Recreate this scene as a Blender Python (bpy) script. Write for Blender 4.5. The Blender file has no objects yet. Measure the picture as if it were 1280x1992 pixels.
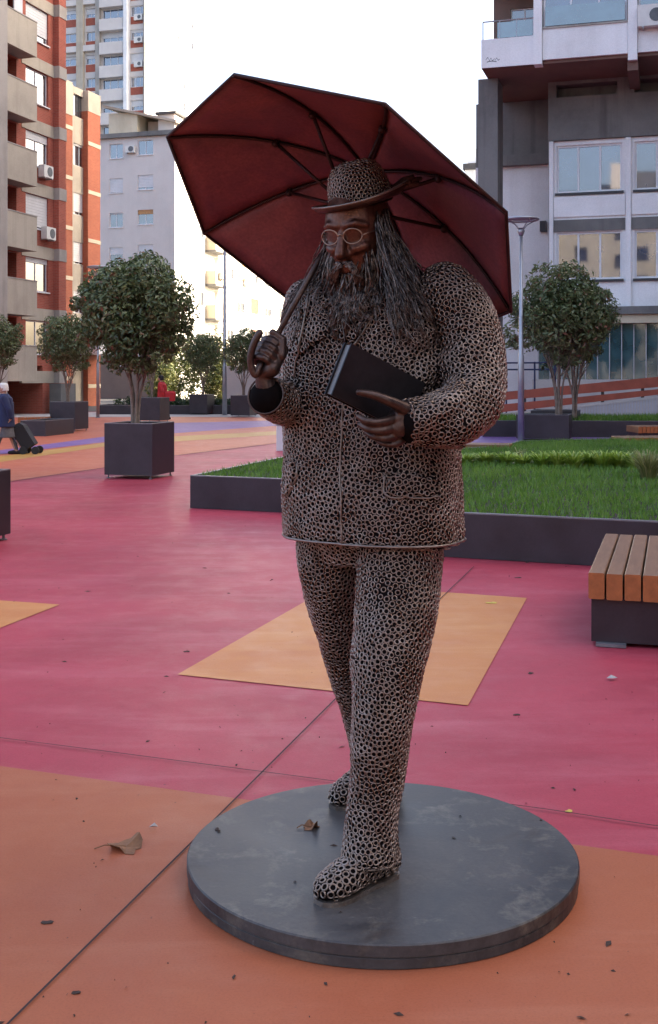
import bpy, bmesh, math, random
import numpy as np
from mathutils import Vector, Matrix, noise
from mathutils.bvhtree import BVHTree
from mathutils.kdtree import KDTree

random.seed(7)
rng = np.random.default_rng(7)
sc = bpy.context.scene
col = sc.collection
R = math.radians

# ------------------------------------------------------------------ camera, sky, sun, exposure
FPX, YH, EYE = 2234.0, 735.0, 1.65          # focal length in photo pixels, horizon row, eye height (m)
cam_d = bpy.data.cameras.new('camera')
cam = bpy.data.objects.new('camera', cam_d)
col.objects.link(cam)
cam.location = (0, 0, EYE)
cam.rotation_euler = (R(90), 0, 0)
cam_d.sensor_fit = 'VERTICAL'
cam_d.sensor_height = 24.0
cam_d.lens = 24.0 * FPX / 1992.0
cam_d.shift_y = -(996.0 - YH) / 1992.0
cam_d.clip_start = 0.1
cam_d.clip_end = 3000
sc.camera = cam

SUN_AZ, SUN_EL = 84.0, 25.0                  # clockwise from +Y (the view direction), degrees
world = bpy.data.worlds.new('World')
sc.world = world
world.use_nodes = True
wn = world.node_tree.nodes
sky = wn.new('ShaderNodeTexSky')
sky.sky_type = 'NISHITA'
sky.sun_disc = False
sky.sun_elevation = R(SUN_EL)
sky.sun_rotation = R(SUN_AZ)
sky.air_density = 0.7
sky.dust_density = 6.5
sky.ozone_density = 0.0
wn['Background'].inputs['Strength'].default_value = 0.15
world.node_tree.links.new(sky.outputs['Color'], wn['Background'].inputs['Color'])

sun_d = bpy.data.lights.new('sun', 'SUN')
sun_d.energy = 2.0
sun_d.angle = R(0.5)
sun_d.color = (1.0, 0.92, 0.80)
sun = bpy.data.objects.new('sun', sun_d)
col.objects.link(sun)
sdir = Vector((math.sin(R(SUN_AZ)) * math.cos(R(SUN_EL)), math.cos(R(SUN_AZ)) * math.cos(R(SUN_EL)), math.sin(R(SUN_EL))))
sun.rotation_euler = sdir.to_track_quat('Z', 'Y').to_euler()
sun.location = (60, 0, 60)

sc.view_settings.view_transform = 'Standard'
sc.view_settings.look = 'None'
sc.view_settings.exposure = 2.5
sc.view_settings.gamma = 1.0
sc.cycles.max_bounces = 6
sc.cycles.use_denoising = True

# ------------------------------------------------------------------ helpers
def P(px, py, Y):
    return Vector(((px - 640) * Y / FPX, Y, EYE - (py - YH) * Y / FPX))

def G(px, py, z=0.0):
    Y = (EYE - z) * FPX / (py - YH)
    return Vector(((px - 640) * Y / FPX, Y, z))

def project(v):
    return 640 + FPX * v[0] / v[1], YH - FPX * (v[2] - EYE) / v[1]

WORLD = {}

def link(o, parent=None, local=False):
    col.objects.link(o)
    if parent is not None:
        o.parent = parent
        if not local:
            o.matrix_parent_inverse = WORLD.get(parent.name, Matrix.Identity(4)).inverted()
    return o

def empty(name, loc, rz=0.0):
    o = bpy.data.objects.new(name, None)
    o.empty_display_size = 0.2
    o.location = loc
    o.rotation_euler = (0, 0, rz)
    col.objects.link(o)
    WORLD[o.name] = Matrix.Translation(Vector(loc)) @ Matrix.Rotation(rz, 4, 'Z')
    return o

def tag(o, label=None, cat=None, group=None, kind=None):
    if label: o['label'] = label
    if cat: o['category'] = cat
    if group: o['group'] = group
    if kind: o['kind'] = kind
    return o

def thing(name, loc, label, cat, group=None, rz=0.0):
    return tag(empty(name, loc, rz), label, cat, group)

def copy_tree(o, parent=None):
    c = o.copy()
    col.objects.link(c)
    if parent is not None:
        c.parent = parent
    for ch in list(o.children):
        copy_tree(ch, c)
    return c

class MB:
    def __init__(self):
        self.v, self.f, self.m = [], [], []
    def add(self, vs, fs, mi=0):
        k = len(self.v)
        self.v += [tuple(p) for p in vs]
        self.f += [tuple(i + k for i in f) for f in fs]
        self.m += [mi] * len(fs)
        return self
    def quad(self, a, b, c, d, mi=0):
        return self.add([a, b, c, d], [(0, 1, 2, 3)], mi)
    def hexa(self, p, mi=0):   # 8 points: bottom 4 (ccw from above), top 4
        return self.add(p, [(3, 2, 1, 0), (4, 5, 6, 7), (0, 1, 5, 4), (1, 2, 6, 5), (2, 3, 7, 6), (3, 0, 4, 7)], mi)
    def box(self, x0, x1, y0, y1, z0, z1, mi=0):
        return self.hexa([(x0, y0, z0), (x1, y0, z0), (x1, y1, z0), (x0, y1, z0), (x0, y0, z1), (x1, y0, z1), (x1, y1, z1), (x0, y1, z1)], mi)
    def prism(self, pts, z0, z1, mi=0):   # pts ccw xy
        n = len(pts)
        vs = [(p[0], p[1], z0) for p in pts] + [(p[0], p[1], z1) for p in pts]
        fs = [tuple(range(n - 1, -1, -1)), tuple(range(n, 2 * n))] + [(i, (i + 1) % n, n + (i + 1) % n, n + i) for i in range(n)]
        return self.add(vs, fs, mi)
    def tube(self, path, rad, n=8, mi=0, squash=None):
        path = [Vector(p) for p in path]
        if not hasattr(rad, '__len__'): rad = [rad] * len(path)
        vs, fs = [], []
        ref = None
        for i, p in enumerate(path):
            t = (path[min(i + 1, len(path) - 1)] - path[max(i - 1, 0)])
            t = t.normalized() if t.length > 1e-9 else Vector((0, 0, 1))
            if ref is None:
                ref = t.orthogonal().normalized()
            else:
                ref = ref - t * ref.dot(t)
                ref = ref.normalized() if ref.length > 1e-6 else t.orthogonal().normalized()
            b = t.cross(ref)
            for k in range(n):
                a = 2 * math.pi * k / n
                vs.append(p + (ref * math.cos(a) + b * math.sin(a)) * rad[i])
        for i in range(len(path) - 1):
            for k in range(n):
                k2 = (k + 1) % n
                fs.append((i * n + k, i * n + k2, (i + 1) * n + k2, (i + 1) * n + k))
        fs.append(tuple(range(n - 1, -1, -1)))
        fs.append(tuple(range((len(path) - 1) * n, len(path) * n)))
        return self.add(vs, fs, mi)
    def loft(self, secs, n=28, mi=0):   # secs: (centre, half-axis a, half-axis b, exponent)
        vs, fs = [], []
        for c, a, b, e in secs:
            c, a, b = Vector(c), Vector(a), Vector(b)
            for k in range(n):
                t = 2 * math.pi * k / n
                ct, st = math.cos(t), math.sin(t)
                vs.append(c + a * (math.copysign(abs(ct) ** (2 / e), ct)) + b * (math.copysign(abs(st) ** (2 / e), st)))
        m = len(secs)
        for i in range(m - 1):
            for k in range(n):
                k2 = (k + 1) % n
                fs.append((i * n + k, i * n + k2, (i + 1) * n + k2, (i + 1) * n + k))
        fs.append(tuple(range(n - 1, -1, -1)))
        fs.append(tuple(range((m - 1) * n, m * n)))
        return self.add(vs, fs, mi)
    def capsule(self, path, rad, n=12, mi=0):   # tube with rounded ends
        path = [Vector(p) for p in path]
        if not hasattr(rad, '__len__'): rad = [rad] * len(path)
        pp, rr = [], []
        d0 = (path[0] - path[1]).normalized(); d1 = (path[-1] - path[-2]).normalized()
        for a in (80, 50, 25):
            pp.append(path[0] + d0 * rad[0] * math.sin(R(a)) ); rr.append(rad[0] * math.cos(R(a)))
        pp += path; rr += list(rad)
        for a in (25, 50, 80):
            pp.append(path[-1] + d1 * rad[-1] * math.sin(R(a))); rr.append(rad[-1] * math.cos(R(a)))
        return self.tube(pp, rr, n, mi)
    def mesh(self, name, mat):
        me = bpy.data.meshes.new(name)
        me.from_pydata(self.v, [], self.f)
        for mt in (mat if isinstance(mat, (list, tuple)) else [mat]):
            me.materials.append(mt)
        if any(self.m):
            me.polygons.foreach_set('material_index', self.m)
        bm = bmesh.new(); bm.from_mesh(me)
        bmesh.ops.recalc_face_normals(bm, faces=bm.faces)
        bm.to_mesh(me); bm.free()
        return me
    def build(self, name, mat, parent=None, smooth=False, local=False, loc=None, flip=True):
        me = self.mesh(name, mat)
        if smooth:
            me.polygons.foreach_set('use_smooth', [True] * len(me.polygons))
        o = bpy.data.objects.new(name, me)
        return link(o, parent, local)

def crom(pts, n=6):
    """Catmull-Rom through points (any dimension)."""
    pts = [np.array(p, float) for p in pts]
    out = []
    for i in range(len(pts) - 1):
        p0, p1, p2, p3 = pts[max(i - 1, 0)], pts[i], pts[i + 1], pts[min(i + 2, len(pts) - 1)]
        for k in range(n):
            t = k / n
            out.append(0.5 * ((2 * p1) + (-p0 + p2) * t + (2 * p0 - 5 * p1 + 4 * p2 - p3) * t * t + (-p0 + 3 * p1 - 3 * p2 + p3) * t ** 3))
    out.append(pts[-1])
    return out

def raw_mesh(name, verts, faces_flat, nper, mat, attr=None, smooth=False):
    """numpy mesh: verts (N,3); faces_flat (M,nper)"""
    me = bpy.data.meshes.new(name)
    me.vertices.add(len(verts))
    me.vertices.foreach_set('co', np.ascontiguousarray(verts, dtype=np.float32).ravel())
    m = len(faces_flat)
    me.loops.add(m * nper)
    me.loops.foreach_set('vertex_index', np.ascontiguousarray(faces_flat, dtype=np.int32).ravel())
    me.polygons.add(m)
    me.polygons.foreach_set('loop_start', np.arange(0, m * nper, nper, dtype=np.int32))
    me.update(calc_edges=True)
    me.validate()
    me.materials.append(mat)
    if smooth:
        me.polygons.foreach_set('use_smooth', np.ones(len(me.polygons), dtype=bool))
    if attr is not None:
        a = me.attributes.new('tone', 'FLOAT', 'POINT')
        a.data.foreach_set('value', np.ascontiguousarray(attr, dtype=np.float32))
    return me

def remeshed(mb, voxel, smooth=4, name='tmp'):
    me = bpy.data.meshes.new(name)
    me.from_pydata(mb.v, [], mb.f)
    bm = bmesh.new(); bm.from_mesh(me)
    bmesh.ops.recalc_face_normals(bm, faces=bm.faces); bm.to_mesh(me); bm.free()
    o = bpy.data.objects.new(name, me)
    col.objects.link(o)
    m = o.modifiers.new('r', 'REMESH'); m.mode = 'VOXEL'; m.voxel_size = voxel; m.use_smooth_shade = True
    if smooth:
        s = o.modifiers.new('s', 'SMOOTH'); s.factor = 0.5; s.iterations = smooth
    dg = bpy.context.evaluated_depsgraph_get()
    out = bpy.data.meshes.new_from_object(o.evaluated_get(dg))
    bpy.data.objects.remove(o)
    out.polygons.foreach_set('use_smooth', np.ones(len(out.polygons), dtype=bool))
    return out

# ------------------------------------------------------------------ materials
def lin(c):
    return tuple(((x / 255) / 12.92 if x / 255 <= 0.04045 else ((x / 255 + 0.055) / 1.055) ** 2.4) for x in c)

class N:
    """tiny node helper"""
    def __init__(self, name):
        self.mat = bpy.data.materials.new(name)
        self.mat.use_nodes = True
        self.t = self.mat.node_tree
        self.b = self.t.nodes['Principled BSDF']
    def node(self, typ, **kw):
        n = self.t.nodes.new(typ)
        for k, v in kw.items():
            setattr(n, k, v)
        return n
    def link(self, a, b): self.t.links.new(a, b)
    def coord(self, kind='Object', scale=None):
        c = self.node('ShaderNodeTexCoord').outputs[kind]
        if scale is not None:
            m = self.node('ShaderNodeMapping'); m.inputs['Scale'].default_value = scale
            self.link(c, m.inputs['Vector']); c = m.outputs['Vector']
        return c
    def noise(self, vec, scale, detail=4, rough=0.55, dist=0.0):
        n = self.node('ShaderNodeTexNoise')
        n.inputs['Scale'].default_value = scale; n.inputs['Detail'].default_value = detail
        n.inputs['Roughness'].default_value = rough; n.inputs['Distortion'].default_value = dist
        self.link(vec, n.inputs['Vector'])
        return n.outputs['Fac']
    def ramp(self, fac, stops):
        r = self.node('ShaderNodeValToRGB')
        el = r.color_ramp.elements
        while len(el) > 1: el.remove(el[-1])
        for i, (p, c) in enumerate(stops):
            e = el[0] if i == 0 else el.new(p)
            e.position = p
            c = c if hasattr(c, '__len__') else (c, c, c)
            e.color = (c[0], c[1], c[2], 1)
        self.link(fac, r.inputs['Fac'])
        return r.outputs['Color']
    def mix(self, a, b, fac, blend='MIX'):
        m = self.node('ShaderNodeMix', data_type='RGBA', blend_type=blend)
        for sock, val in ((m.inputs[0], fac), (m.inputs[6], a), (m.inputs[7], b)):
            if hasattr(val, 'is_linked') or isinstance(val, bpy.types.NodeSocket):
                self.link(val, sock)
            elif hasattr(val, '__len__'):
                sock.default_value = (*val[:3], 1)
            else:
                sock.default_value = val
        return m.outputs[2]
    def bump(self, h, strength=0.3, dist=0.01):
        b = self.node('ShaderNodeBump')
        b.inputs['Strength'].default_value = strength; b.inputs['Distance'].default_value = dist
        self.link(h, b.inputs['Height']); self.link(b.outputs['Normal'], self.b.inputs['Normal'])
    def set(self, **kw):
        for k, v in kw.items():
            s = self.b.inputs[k]
            if isinstance(v, bpy.types.NodeSocket): self.link(v, s)
            elif hasattr(v, '__len__'): s.default_value = (*v[:3], 1) if len(s.default_value) == 4 else v
            else: s.default_value = v
        return self.mat

def plain(name, c, rough=0.6, metal=0.0, var=0.25, scale=3.0, bump=0.15, spec=0.5, fine=60.0):
    """colour with mottling at two scales and a slight relief"""
    n = N(name)
    co = n.coord()
    a = n.noise(co, scale, 6, 0.6)
    f = n.noise(co, fine, 3, 0.6)
    k1 = n.ramp(a, [(0.25, tuple(x * (1 - var) for x in c)), (0.75, tuple(min(1, x * (1 + var)) for x in c))])
    k2 = n.mix(k1, n.ramp(f, [(0.3, 1 - var * 0.6), (0.7, 1 + var * 0.3)]), 0.6, 'MULTIPLY')
    rg = n.ramp(a, [(0.2, max(0.02, rough - 0.1)), (0.8, min(1, rough + 0.12))])
    if bump: n.bump(f, bump, 0.004)
    return n.set(**{'Base Color': k2, 'Roughness': rg, 'Metallic': metal, 'Specular IOR Level': spec})

def weathered(name, c, stain, rough=0.85, streak=0.5, sc1=0.5):
    """render or concrete on a building: blotches and vertical run-off streaks"""
    n = N(name)
    co = n.coord()
    a = n.noise(co, sc1, 6, 0.65)
    st = n.noise(n.coord('Object', (2.2, 2.2, 0.12)), 1.0, 5, 0.6)
    f = n.noise(co, 25, 3, 0.6)
    k = n.mix(c, stain, n.ramp(a, [(0.42, 0.0), (0.75, 0.75)]))
    k = n.mix(k, stain, n.ramp(st, [(0.5, 0.0), (0.78, streak)]))
    k = n.mix(k, n.ramp(f, [(0.3, 0.88), (0.7, 1.05)]), 0.7, 'MULTIPLY')
    n.bump(f, 0.2, 0.01)
    return n.set(**{'Base Color': k, 'Roughness': rough, 'Specular IOR Level': 0.3})

UD = Vector((0.287, 0.958, 0)).normalized()       # the quarter's street grid
VD = Vector((0.958, -0.287, 0)).normalized()

def brick(name, c, c2, mortar):
    n = N(name)
    co = n.coord()
    dt = n.node('ShaderNodeVectorMath', operation='DOT_PRODUCT')
    n.link(co, dt.inputs[0]); dt.inputs[1].default_value = UD + VD
    sp = n.node('ShaderNodeSeparateXYZ'); n.link(co, sp.inputs[0])
    cb = n.node('ShaderNodeCombineXYZ'); n.link(dt.outputs['Value'], cb.inputs[0]); n.link(sp.outputs['Z'], cb.inputs[1])
    bt = n.node('ShaderNodeTexBrick')
    n.link(cb.outputs[0], bt.inputs['Vector'])
    bt.inputs['Scale'].default_value = 1.0
    bt.inputs['Brick Width'].default_value = 0.25; bt.inputs['Row Height'].default_value = 0.075; bt.inputs['Mortar Size'].default_value = 0.007
    bt.inputs['Color1'].default_value = (*c, 1); bt.inputs['Color2'].default_value = (*c2, 1); bt.inputs['Mortar'].default_value = (*mortar, 1)
    a = n.noise(co, 0.35, 5, 0.6)
    k = n.mix(bt.outputs['Color'], n.ramp(a, [(0.3, 0.72), (0.7, 1.12)]), 0.8, 'MULTIPLY')
    return n.set(**{'Base Color': k, 'Roughness': 0.85, 'Specular IOR Level': 0.25})

def glass(name, tint, rough=0.04, metal=0.0):
    n = N(name)
    co = n.coord()
    a = n.noise(co, 1.7, 3, 0.5)
    k = n.mix(tuple(x * 0.6 for x in tint), tint, n.ramp(a, [(0.35, 0.0), (0.65, 1.0)]))
    w = n.noise(co, 0.9, 2, 0.4)
    n.bump(w, 0.03, 0.02)
    return n.set(**{'Base Color': k, 'Roughness': rough, 'Metallic': metal, 'Specular IOR Level': 1.0, 'IOR': 1.9})

def paint_ground(name, c, pale, dark):
    """painted concrete paving: dust, scuffs, wear, specks"""
    n = N(name)
    co = n.coord()
    big = n.noise(co, 0.55, 6, 0.62, 0.4)
    streak = n.noise(n.coord('Object', (0.5, 2.6, 1)), 1.1, 6, 0.62, 0.6)
    mid = n.noise(co, 4.5, 6, 0.65)
    fine = n.noise(co, 130, 3, 0.7)
    k = n.mix(c, dark, n.ramp(big, [(0.38, 0.0), (0.66, 0.95)]))
    k = n.mix(k, pale, n.ramp(streak, [(0.50, 0.0), (0.75, 0.55)]))
    k = n.mix(k, pale, n.ramp(mid, [(0.55, 0.0), (0.8, 0.30)]))
    k = n.mix(k, n.ramp(fine, [(0.28, 0.80), (0.5, 1.0), (0.72, 1.08)]), 0.8, 'MULTIPLY')
    sp = n.noise(co, 38, 2, 0.5)
    k = n.mix(k, (0.05, 0.03, 0.03), n.ramp(sp, [(0.735, 0.0), (0.775, 0.6)]))
    rg = n.ramp(mid, [(0.25, 0.42), (0.75, 0.62)])
    n.bump(fine, 0.25, 0.003)
    return n.set(**{'Base Color': k, 'Roughness': rg, 'Specular IOR Level': 0.20})

def foliage(name, stops, trans=0.25):
    n = N(name)
    at = n.node('ShaderNodeAttribute', attribute_name='tone')
    k = n.ramp(at.outputs['Fac'], stops)
    n.set(**{'Base Color': k, 'Roughness': 0.38, 'Specular IOR Level': 0.5})
    tr = n.node('ShaderNodeBsdfTranslucent'); n.link(k, tr.inputs['Color'])
    mx = n.node('ShaderNodeMixShader'); mx.inputs[0].default_value = trans
    out = n.t.nodes['Material Output']
    n.link(n.b.outputs[0], mx.inputs[1]); n.link(tr.outputs[0], mx.inputs[2]); n.link(mx.outputs[0], out.inputs['Surface'])
    return n.mat

def bronze(name, c, c2, rough, metal=0.9, scale=9.0):
    n = N(name)
    co = n.coord()
    a = n.noise(co, scale, 6, 0.65, 0.3)
    f = n.noise(co, 90, 4, 0.6)
    k = n.mix(c, c2, n.ramp(a, [(0.38, 0.0), (0.66, 1.0)]))
    k = n.mix(k, n.ramp(f, [(0.3, 0.75), (0.7, 1.2)]), 0.8, 'MULTIPLY')
    rg = n.ramp(a, [(0.3, rough - 0.08), (0.7, rough + 0.14)])
    n.bump(f, 0.35, 0.002)
    return n.set(**{'Base Color': k, 'Roughness': rg, 'Metallic': metal})

M = {}
M['pink'] = paint_ground('pink_paving_paint', (0.41, 0.050, 0.075), (0.48, 0.12, 0.15), (0.31, 0.036, 0.055))
M['orange'] = paint_ground('orange_paving_paint', (0.39, 0.115, 0.050), (0.45, 0.17, 0.095), (0.34, 0.088, 0.042))
M['apricot'] = paint_ground('apricot_paving_paint', (0.54, 0.22, 0.070), (0.60, 0.30, 0.12), (0.46, 0.155, 0.055))
M['salmon'] = paint_ground('salmon_paving_paint', (0.50, 0.135, 0.065), (0.56, 0.21, 0.115), (0.44, 0.10, 0.055))
M['yellow'] = paint_ground('yellow_paving_paint', (0.50, 0.27, 0.06), (0.56, 0.36, 0.14), (0.45, 0.22, 0.05))
M['purple'] = paint_ground('purple_paving_paint', (0.20, 0.10, 0.28), (0.30, 0.20, 0.38), (0.17, 0.08, 0.24))
M['asphalt'] = plain('grey_asphalt', (0.06, 0.058, 0.057), 0.85, 0, 0.3, 0.5, 0.3)
M['pale'] = weathered('pale_kerb_concrete', (0.50, 0.46, 0.43), (0.36, 0.33, 0.31))
M['joint'] = plain('joint_filler', (0.035, 0.018, 0.018), 0.9)
M['corten'] = plain('charcoal_planter_metal', (0.042, 0.031, 0.037), 0.46, 0.25, 0.3, 2.5, 0.1)
M['corten_lip'] = plain('pale_planter_edge', (0.20, 0.19, 0.20), 0.45, 0.4, 0.3, 6)  # rims and feet in a paler grey than the planter sides
M['soil'] = plain('planter_soil', (0.03, 0.02, 0.014), 0.95, 0, 0.5, 12, 0.8)
M['concrete'] = weathered('raw_concrete', (0.20, 0.195, 0.185), (0.09, 0.087, 0.085), 0.9, 0.8)
M['concrete_light'] = weathered('light_concrete', (0.40, 0.37, 0.335), (0.22, 0.20, 0.175), 0.9, 0.7)
M['white_render'] = weathered('white_render', (0.82, 0.82, 0.82), (0.62, 0.61, 0.60), 0.85, 0.45)
M['wing_render'] = weathered('warm_white_render', (0.62, 0.60, 0.56), (0.50, 0.47, 0.42), 0.85, 0.4)
M['cream_render'] = weathered('cream_render', (0.62, 0.54, 0.40), (0.45, 0.38, 0.27), 0.85, 0.4)
M['grey_render'] = weathered('lilac_grey_render', (0.62, 0.58, 0.55), (0.53, 0.49, 0.465), 0.9, 0.35)
M['brown_render'] = weathered('brown_render', (0.20, 0.14, 0.115), (0.14, 0.10, 0.085), 0.9, 0.3)
M['beige_panel'] = weathered('beige_concrete_panel', (0.47, 0.42, 0.34), (0.30, 0.265, 0.215), 0.9, 0.6)
M['brick_a'] = brick('red_brick', (0.42, 0.105, 0.068), (0.35, 0.085, 0.055), (0.33, 0.17, 0.13))
M['brick_b'] = brick('orange_brick', (0.42, 0.125, 0.065), (0.36, 0.10, 0.055), (0.32, 0.15, 0.10))
M['soffit'] = weathered('brown_soffit', (0.20, 0.12, 0.095), (0.13, 0.08, 0.07), 0.9, 0.2)
M['white_pvc'] = plain('white_window_plastic', (0.66, 0.66, 0.67), 0.4, 0, 0.06, 2, 0)
M['shutter'] = plain('white_roller_shutter', (0.60, 0.60, 0.61), 0.5, 0, 0.1, 2, 0.1)
M['shutter_o'] = plain('ochre_roller_shutter', (0.48, 0.25, 0.10), 0.6, 0, 0.2, 2, 0.1)
M['shutter_b'] = plain('brown_wood_shutter', (0.16, 0.07, 0.04), 0.6, 0, 0.3, 2, 0.1)
M['dark_frame'] = plain('dark_window_frame', (0.04, 0.04, 0.045), 0.5, 0.2, 0.2)
M['pane'] = glass('window_glass', (0.06, 0.07, 0.085))
M['pane_blue'] = glass('blue_window_glass', (0.05, 0.075, 0.13), 0.03)
M['pane_teal'] = glass('teal_curtain_glass', (0.055, 0.12, 0.135), 0.06)
M['ac'] = plain('air_conditioner_plastic', (0.62, 0.61, 0.58), 0.45, 0, 0.1, 4, 0)
M['ac_grille'] = plain('fan_grille', (0.10, 0.11, 0.12), 0.6, 0, 0.3, 8, 0)
M['roof'] = weathered('bitumen_roof', (0.09, 0.085, 0.085), (0.05, 0.05, 0.05))
M['tile'] = weathered('weathered_shed_roof', (0.40, 0.34, 0.28), (0.16, 0.11, 0.08), 0.9, 0.5)
M['pole'] = plain('galvanised_steel', (0.36, 0.37, 0.40), 0.4, 0.7, 0.15, 5, 0)
M['rail_red'] = plain('red_brown_handrail_board', (0.30, 0.065, 0.035), 0.5, 0, 0.25, 3)
M['corrugated'] = plain('pale_corrugated_metal', (0.42, 0.42, 0.45), 0.5, 0.3, 0.15, 3)
M['ring'] = bronze('welded_steel_rings', (0.25, 0.175, 0.138), (0.43, 0.355, 0.31), 0.29, 0.95)
M['core'] = plain('shade_black_core', (0.006, 0.0045, 0.0045), 0.9, 0.0, 0.4, 10, 0, 0.05)  # near-black fill paints the shade inside the hollow ring shell
M['bronze'] = bronze('dark_bronze', (0.065, 0.042, 0.038), (0.13, 0.085, 0.07), 0.40, 0.85, 14)
M['face'] = bronze('rusty_bronze_face', (0.085, 0.036, 0.026), (0.17, 0.075, 0.05), 0.38, 0.8, 22)
M['hair'] = bronze('steel_wire_hair', (0.024, 0.018, 0.017), (0.24, 0.185, 0.16), 0.30, 0.9, 55)
M['rod'] = bronze('steel_edge_rod', (0.24, 0.19, 0.16), (0.32, 0.27, 0.24), 0.42, 0.85, 20)
M['umb'] = bronze('oxblood_painted_sheet', (0.140, 0.038, 0.058), (0.27, 0.080, 0.088), 0.50, 0.1, 3.4)
M['umb_rib'] = bronze('dark_red_brown_rib', (0.030, 0.011, 0.012), (0.05, 0.018, 0.016), 0.5, 0.5)
M['book'] = plain('dark_book_cover', (0.022, 0.019, 0.022), 0.45, 0.6, 0.4, 9, 0.1)
M['pages'] = plain('steel_page_block', (0.20, 0.18, 0.17), 0.5, 0.6, 0.2, 9, 0.1)
M['lens_rim'] = plain('brass_wire', (0.34, 0.24, 0.18), 0.4, 0.9, 0.2, 9, 0)

def plinth_mat():
    n = N('blackened_steel_plate')
    co = n.coord()
    a = n.noise(co, 2.2, 7, 0.66, 0.6)
    b = n.noise(co, 6.5, 6, 0.7, 0.3)
    f = n.noise(co, 70, 4, 0.7)
    k = n.mix((0.024, 0.022, 0.024), (0.085, 0.078, 0.076), n.ramp(a, [(0.36, 0.0), (0.66, 1.0)]))
    k = n.mix(k, (0.21, 0.18, 0.14), n.ramp(b, [(0.53, 0.0), (0.72, 0.55)]))
    c2 = n.noise(n.coord('Object', (1.0, 3.5, 1)), 9.0, 5, 0.7, 1.2)
    k = n.mix(k, (0.26, 0.25, 0.25), n.ramp(c2, [(0.66, 0.0), (0.76, 0.5)]))
    e2 = n.noise(co, 3.6, 4, 0.6, 0.8)
    k = n.mix(k, (0.035, 0.022, 0.015), n.ramp(e2, [(0.60, 0.0), (0.74, 0.7)]))
    k = n.mix(k, n.ramp(f, [(0.3, 0.8), (0.7, 1.15)]), 0.8, 'MULTIPLY')
    rg = n.ramp(a, [(0.3, 0.36), (0.7, 0.58)])
    n.bump(f, 0.2, 0.002)
    return n.set(**{'Base Color': k, 'Roughness': rg, 'Metallic': 0.0, 'Specular IOR Level': 0.35})
M['plinth'] = plinth_mat()

def wood_mat():
    n = N('oiled_bench_timber')
    g = n.noise(n.coord('Object', (14, 1.2, 14)), 3.0, 7, 0.7, 0.5)
    a = n.noise(n.coord(), 1.3, 4, 0.6)
    k = n.mix((0.17, 0.075, 0.035), (0.27, 0.135, 0.065), n.ramp(g, [(0.3, 0.0), (0.7, 1.0)]))
    k = n.mix(k, n.ramp(a, [(0.3, 0.8), (0.7, 1.15)]), 0.7, 'MULTIPLY')
    n.bump(g, 0.25, 0.003)
    return n.set(**{'Base Color': k, 'Roughness': 0.5})
M['wood'] = wood_mat()
M['wood_end'] = plain('orange_lit_bench_end', (0.36, 0.11, 0.030), 0.55, 0, 0.25, 18, 0.2)  # orange light on the slat ends is put into their colour
M['bark'] = plain('grey_brown_bark', (0.20, 0.15, 0.115), 0.9, 0, 0.4, 14, 0.8)
M['leaf'] = foliage('photinia_leaves', [(0.0, (0.055, 0.080, 0.028)), (0.45, (0.125, 0.160, 0.060)), (0.78, (0.23, 0.255, 0.125)), (0.90, (0.22, 0.13, 0.075)), (1.0, (0.24, 0.10, 0.065))])
M['leaf_far'] = foliage('yellowing_shrub_leaves', [(0.0, (0.06, 0.09, 0.025)), (0.5, (0.16, 0.18, 0.05)), (1.0, (0.34, 0.30, 0.11))])
M['grass'] = foliage('lawn_blades', [(0.0, (0.075, 0.165, 0.018)), (0.6, (0.15, 0.275, 0.036)), (1.0, (0.24, 0.34, 0.070))], 0.35)
M['lily'] = foliage('yellow_green_strap_leaves', [(0.0, (0.16, 0.28, 0.03)), (0.6, (0.32, 0.44, 0.06)), (1.0, (0.50, 0.54, 0.13))], 0.35)
M['tuft'] = foliage('straw_grass_blades', [(0.0, (0.10, 0.14, 0.03)), (0.6, (0.26, 0.26, 0.09)), (1.0, (0.42, 0.36, 0.16))], 0.35)
M['hedge'] = foliage('low_hedge_leaves', [(0.0, (0.018, 0.04, 0.014)), (0.6, (0.04, 0.075, 0.022)), (1.0, (0.09, 0.12, 0.04))])
M['dry'] = plain('dry_leaf_brown', (0.22, 0.10, 0.045), 0.8, 0, 0.45, 22, 0.5)
M['dry_y'] = plain('dry_leaf_yellow', (0.55, 0.42, 0.08), 0.8, 0, 0.3, 30, 0.3)
M['dry_d'] = plain('dark_leaf_scrap', (0.05, 0.028, 0.02), 0.9, 0, 0.4, 30, 0.3)
M['scrap'] = plain('white_paper_scrap', (0.36, 0.33, 0.31), 0.8, 0, 0.1, 30, 0)
M['skin'] = plain('skin', (0.42, 0.23, 0.16), 0.6, 0, 0.1, 8, 0)
M['white_hair'] = plain('white_hair', (0.66, 0.63, 0.58), 0.7, 0, 0.15, 40, 0.4)
M['navy'] = plain('navy_coat_cloth', (0.016, 0.022, 0.065), 0.85, 0, 0.3, 12, 0.3)
M['grey_cloth'] = plain('grey_skirt_cloth', (0.10, 0.095, 0.10), 0.85, 0, 0.3, 12, 0.3)
M['black_cloth'] = plain('black_cloth', (0.014, 0.012, 0.014), 0.8, 0, 0.3, 12, 0.3)
M['red_cloth'] = plain('red_jacket_cloth', (0.45, 0.02, 0.025), 0.75, 0, 0.2, 12, 0.3)
M['jeans'] = plain('dark_trouser_cloth', (0.03, 0.035, 0.05), 0.85, 0, 0.2, 12, 0.3)
M['rubber'] = plain('black_rubber', (0.012, 0.012, 0.012), 0.7, 0, 0.2, 10, 0)

# ------------------------------------------------------------------ ground and painted paving
def sheet(name, pts, z, mat, parent=None):
    n = len(pts)
    mb = MB(); mb.add([(p[0], p[1], z) for p in pts], [tuple(range(n))])
    return mb.build(name, mat, parent)

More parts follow.
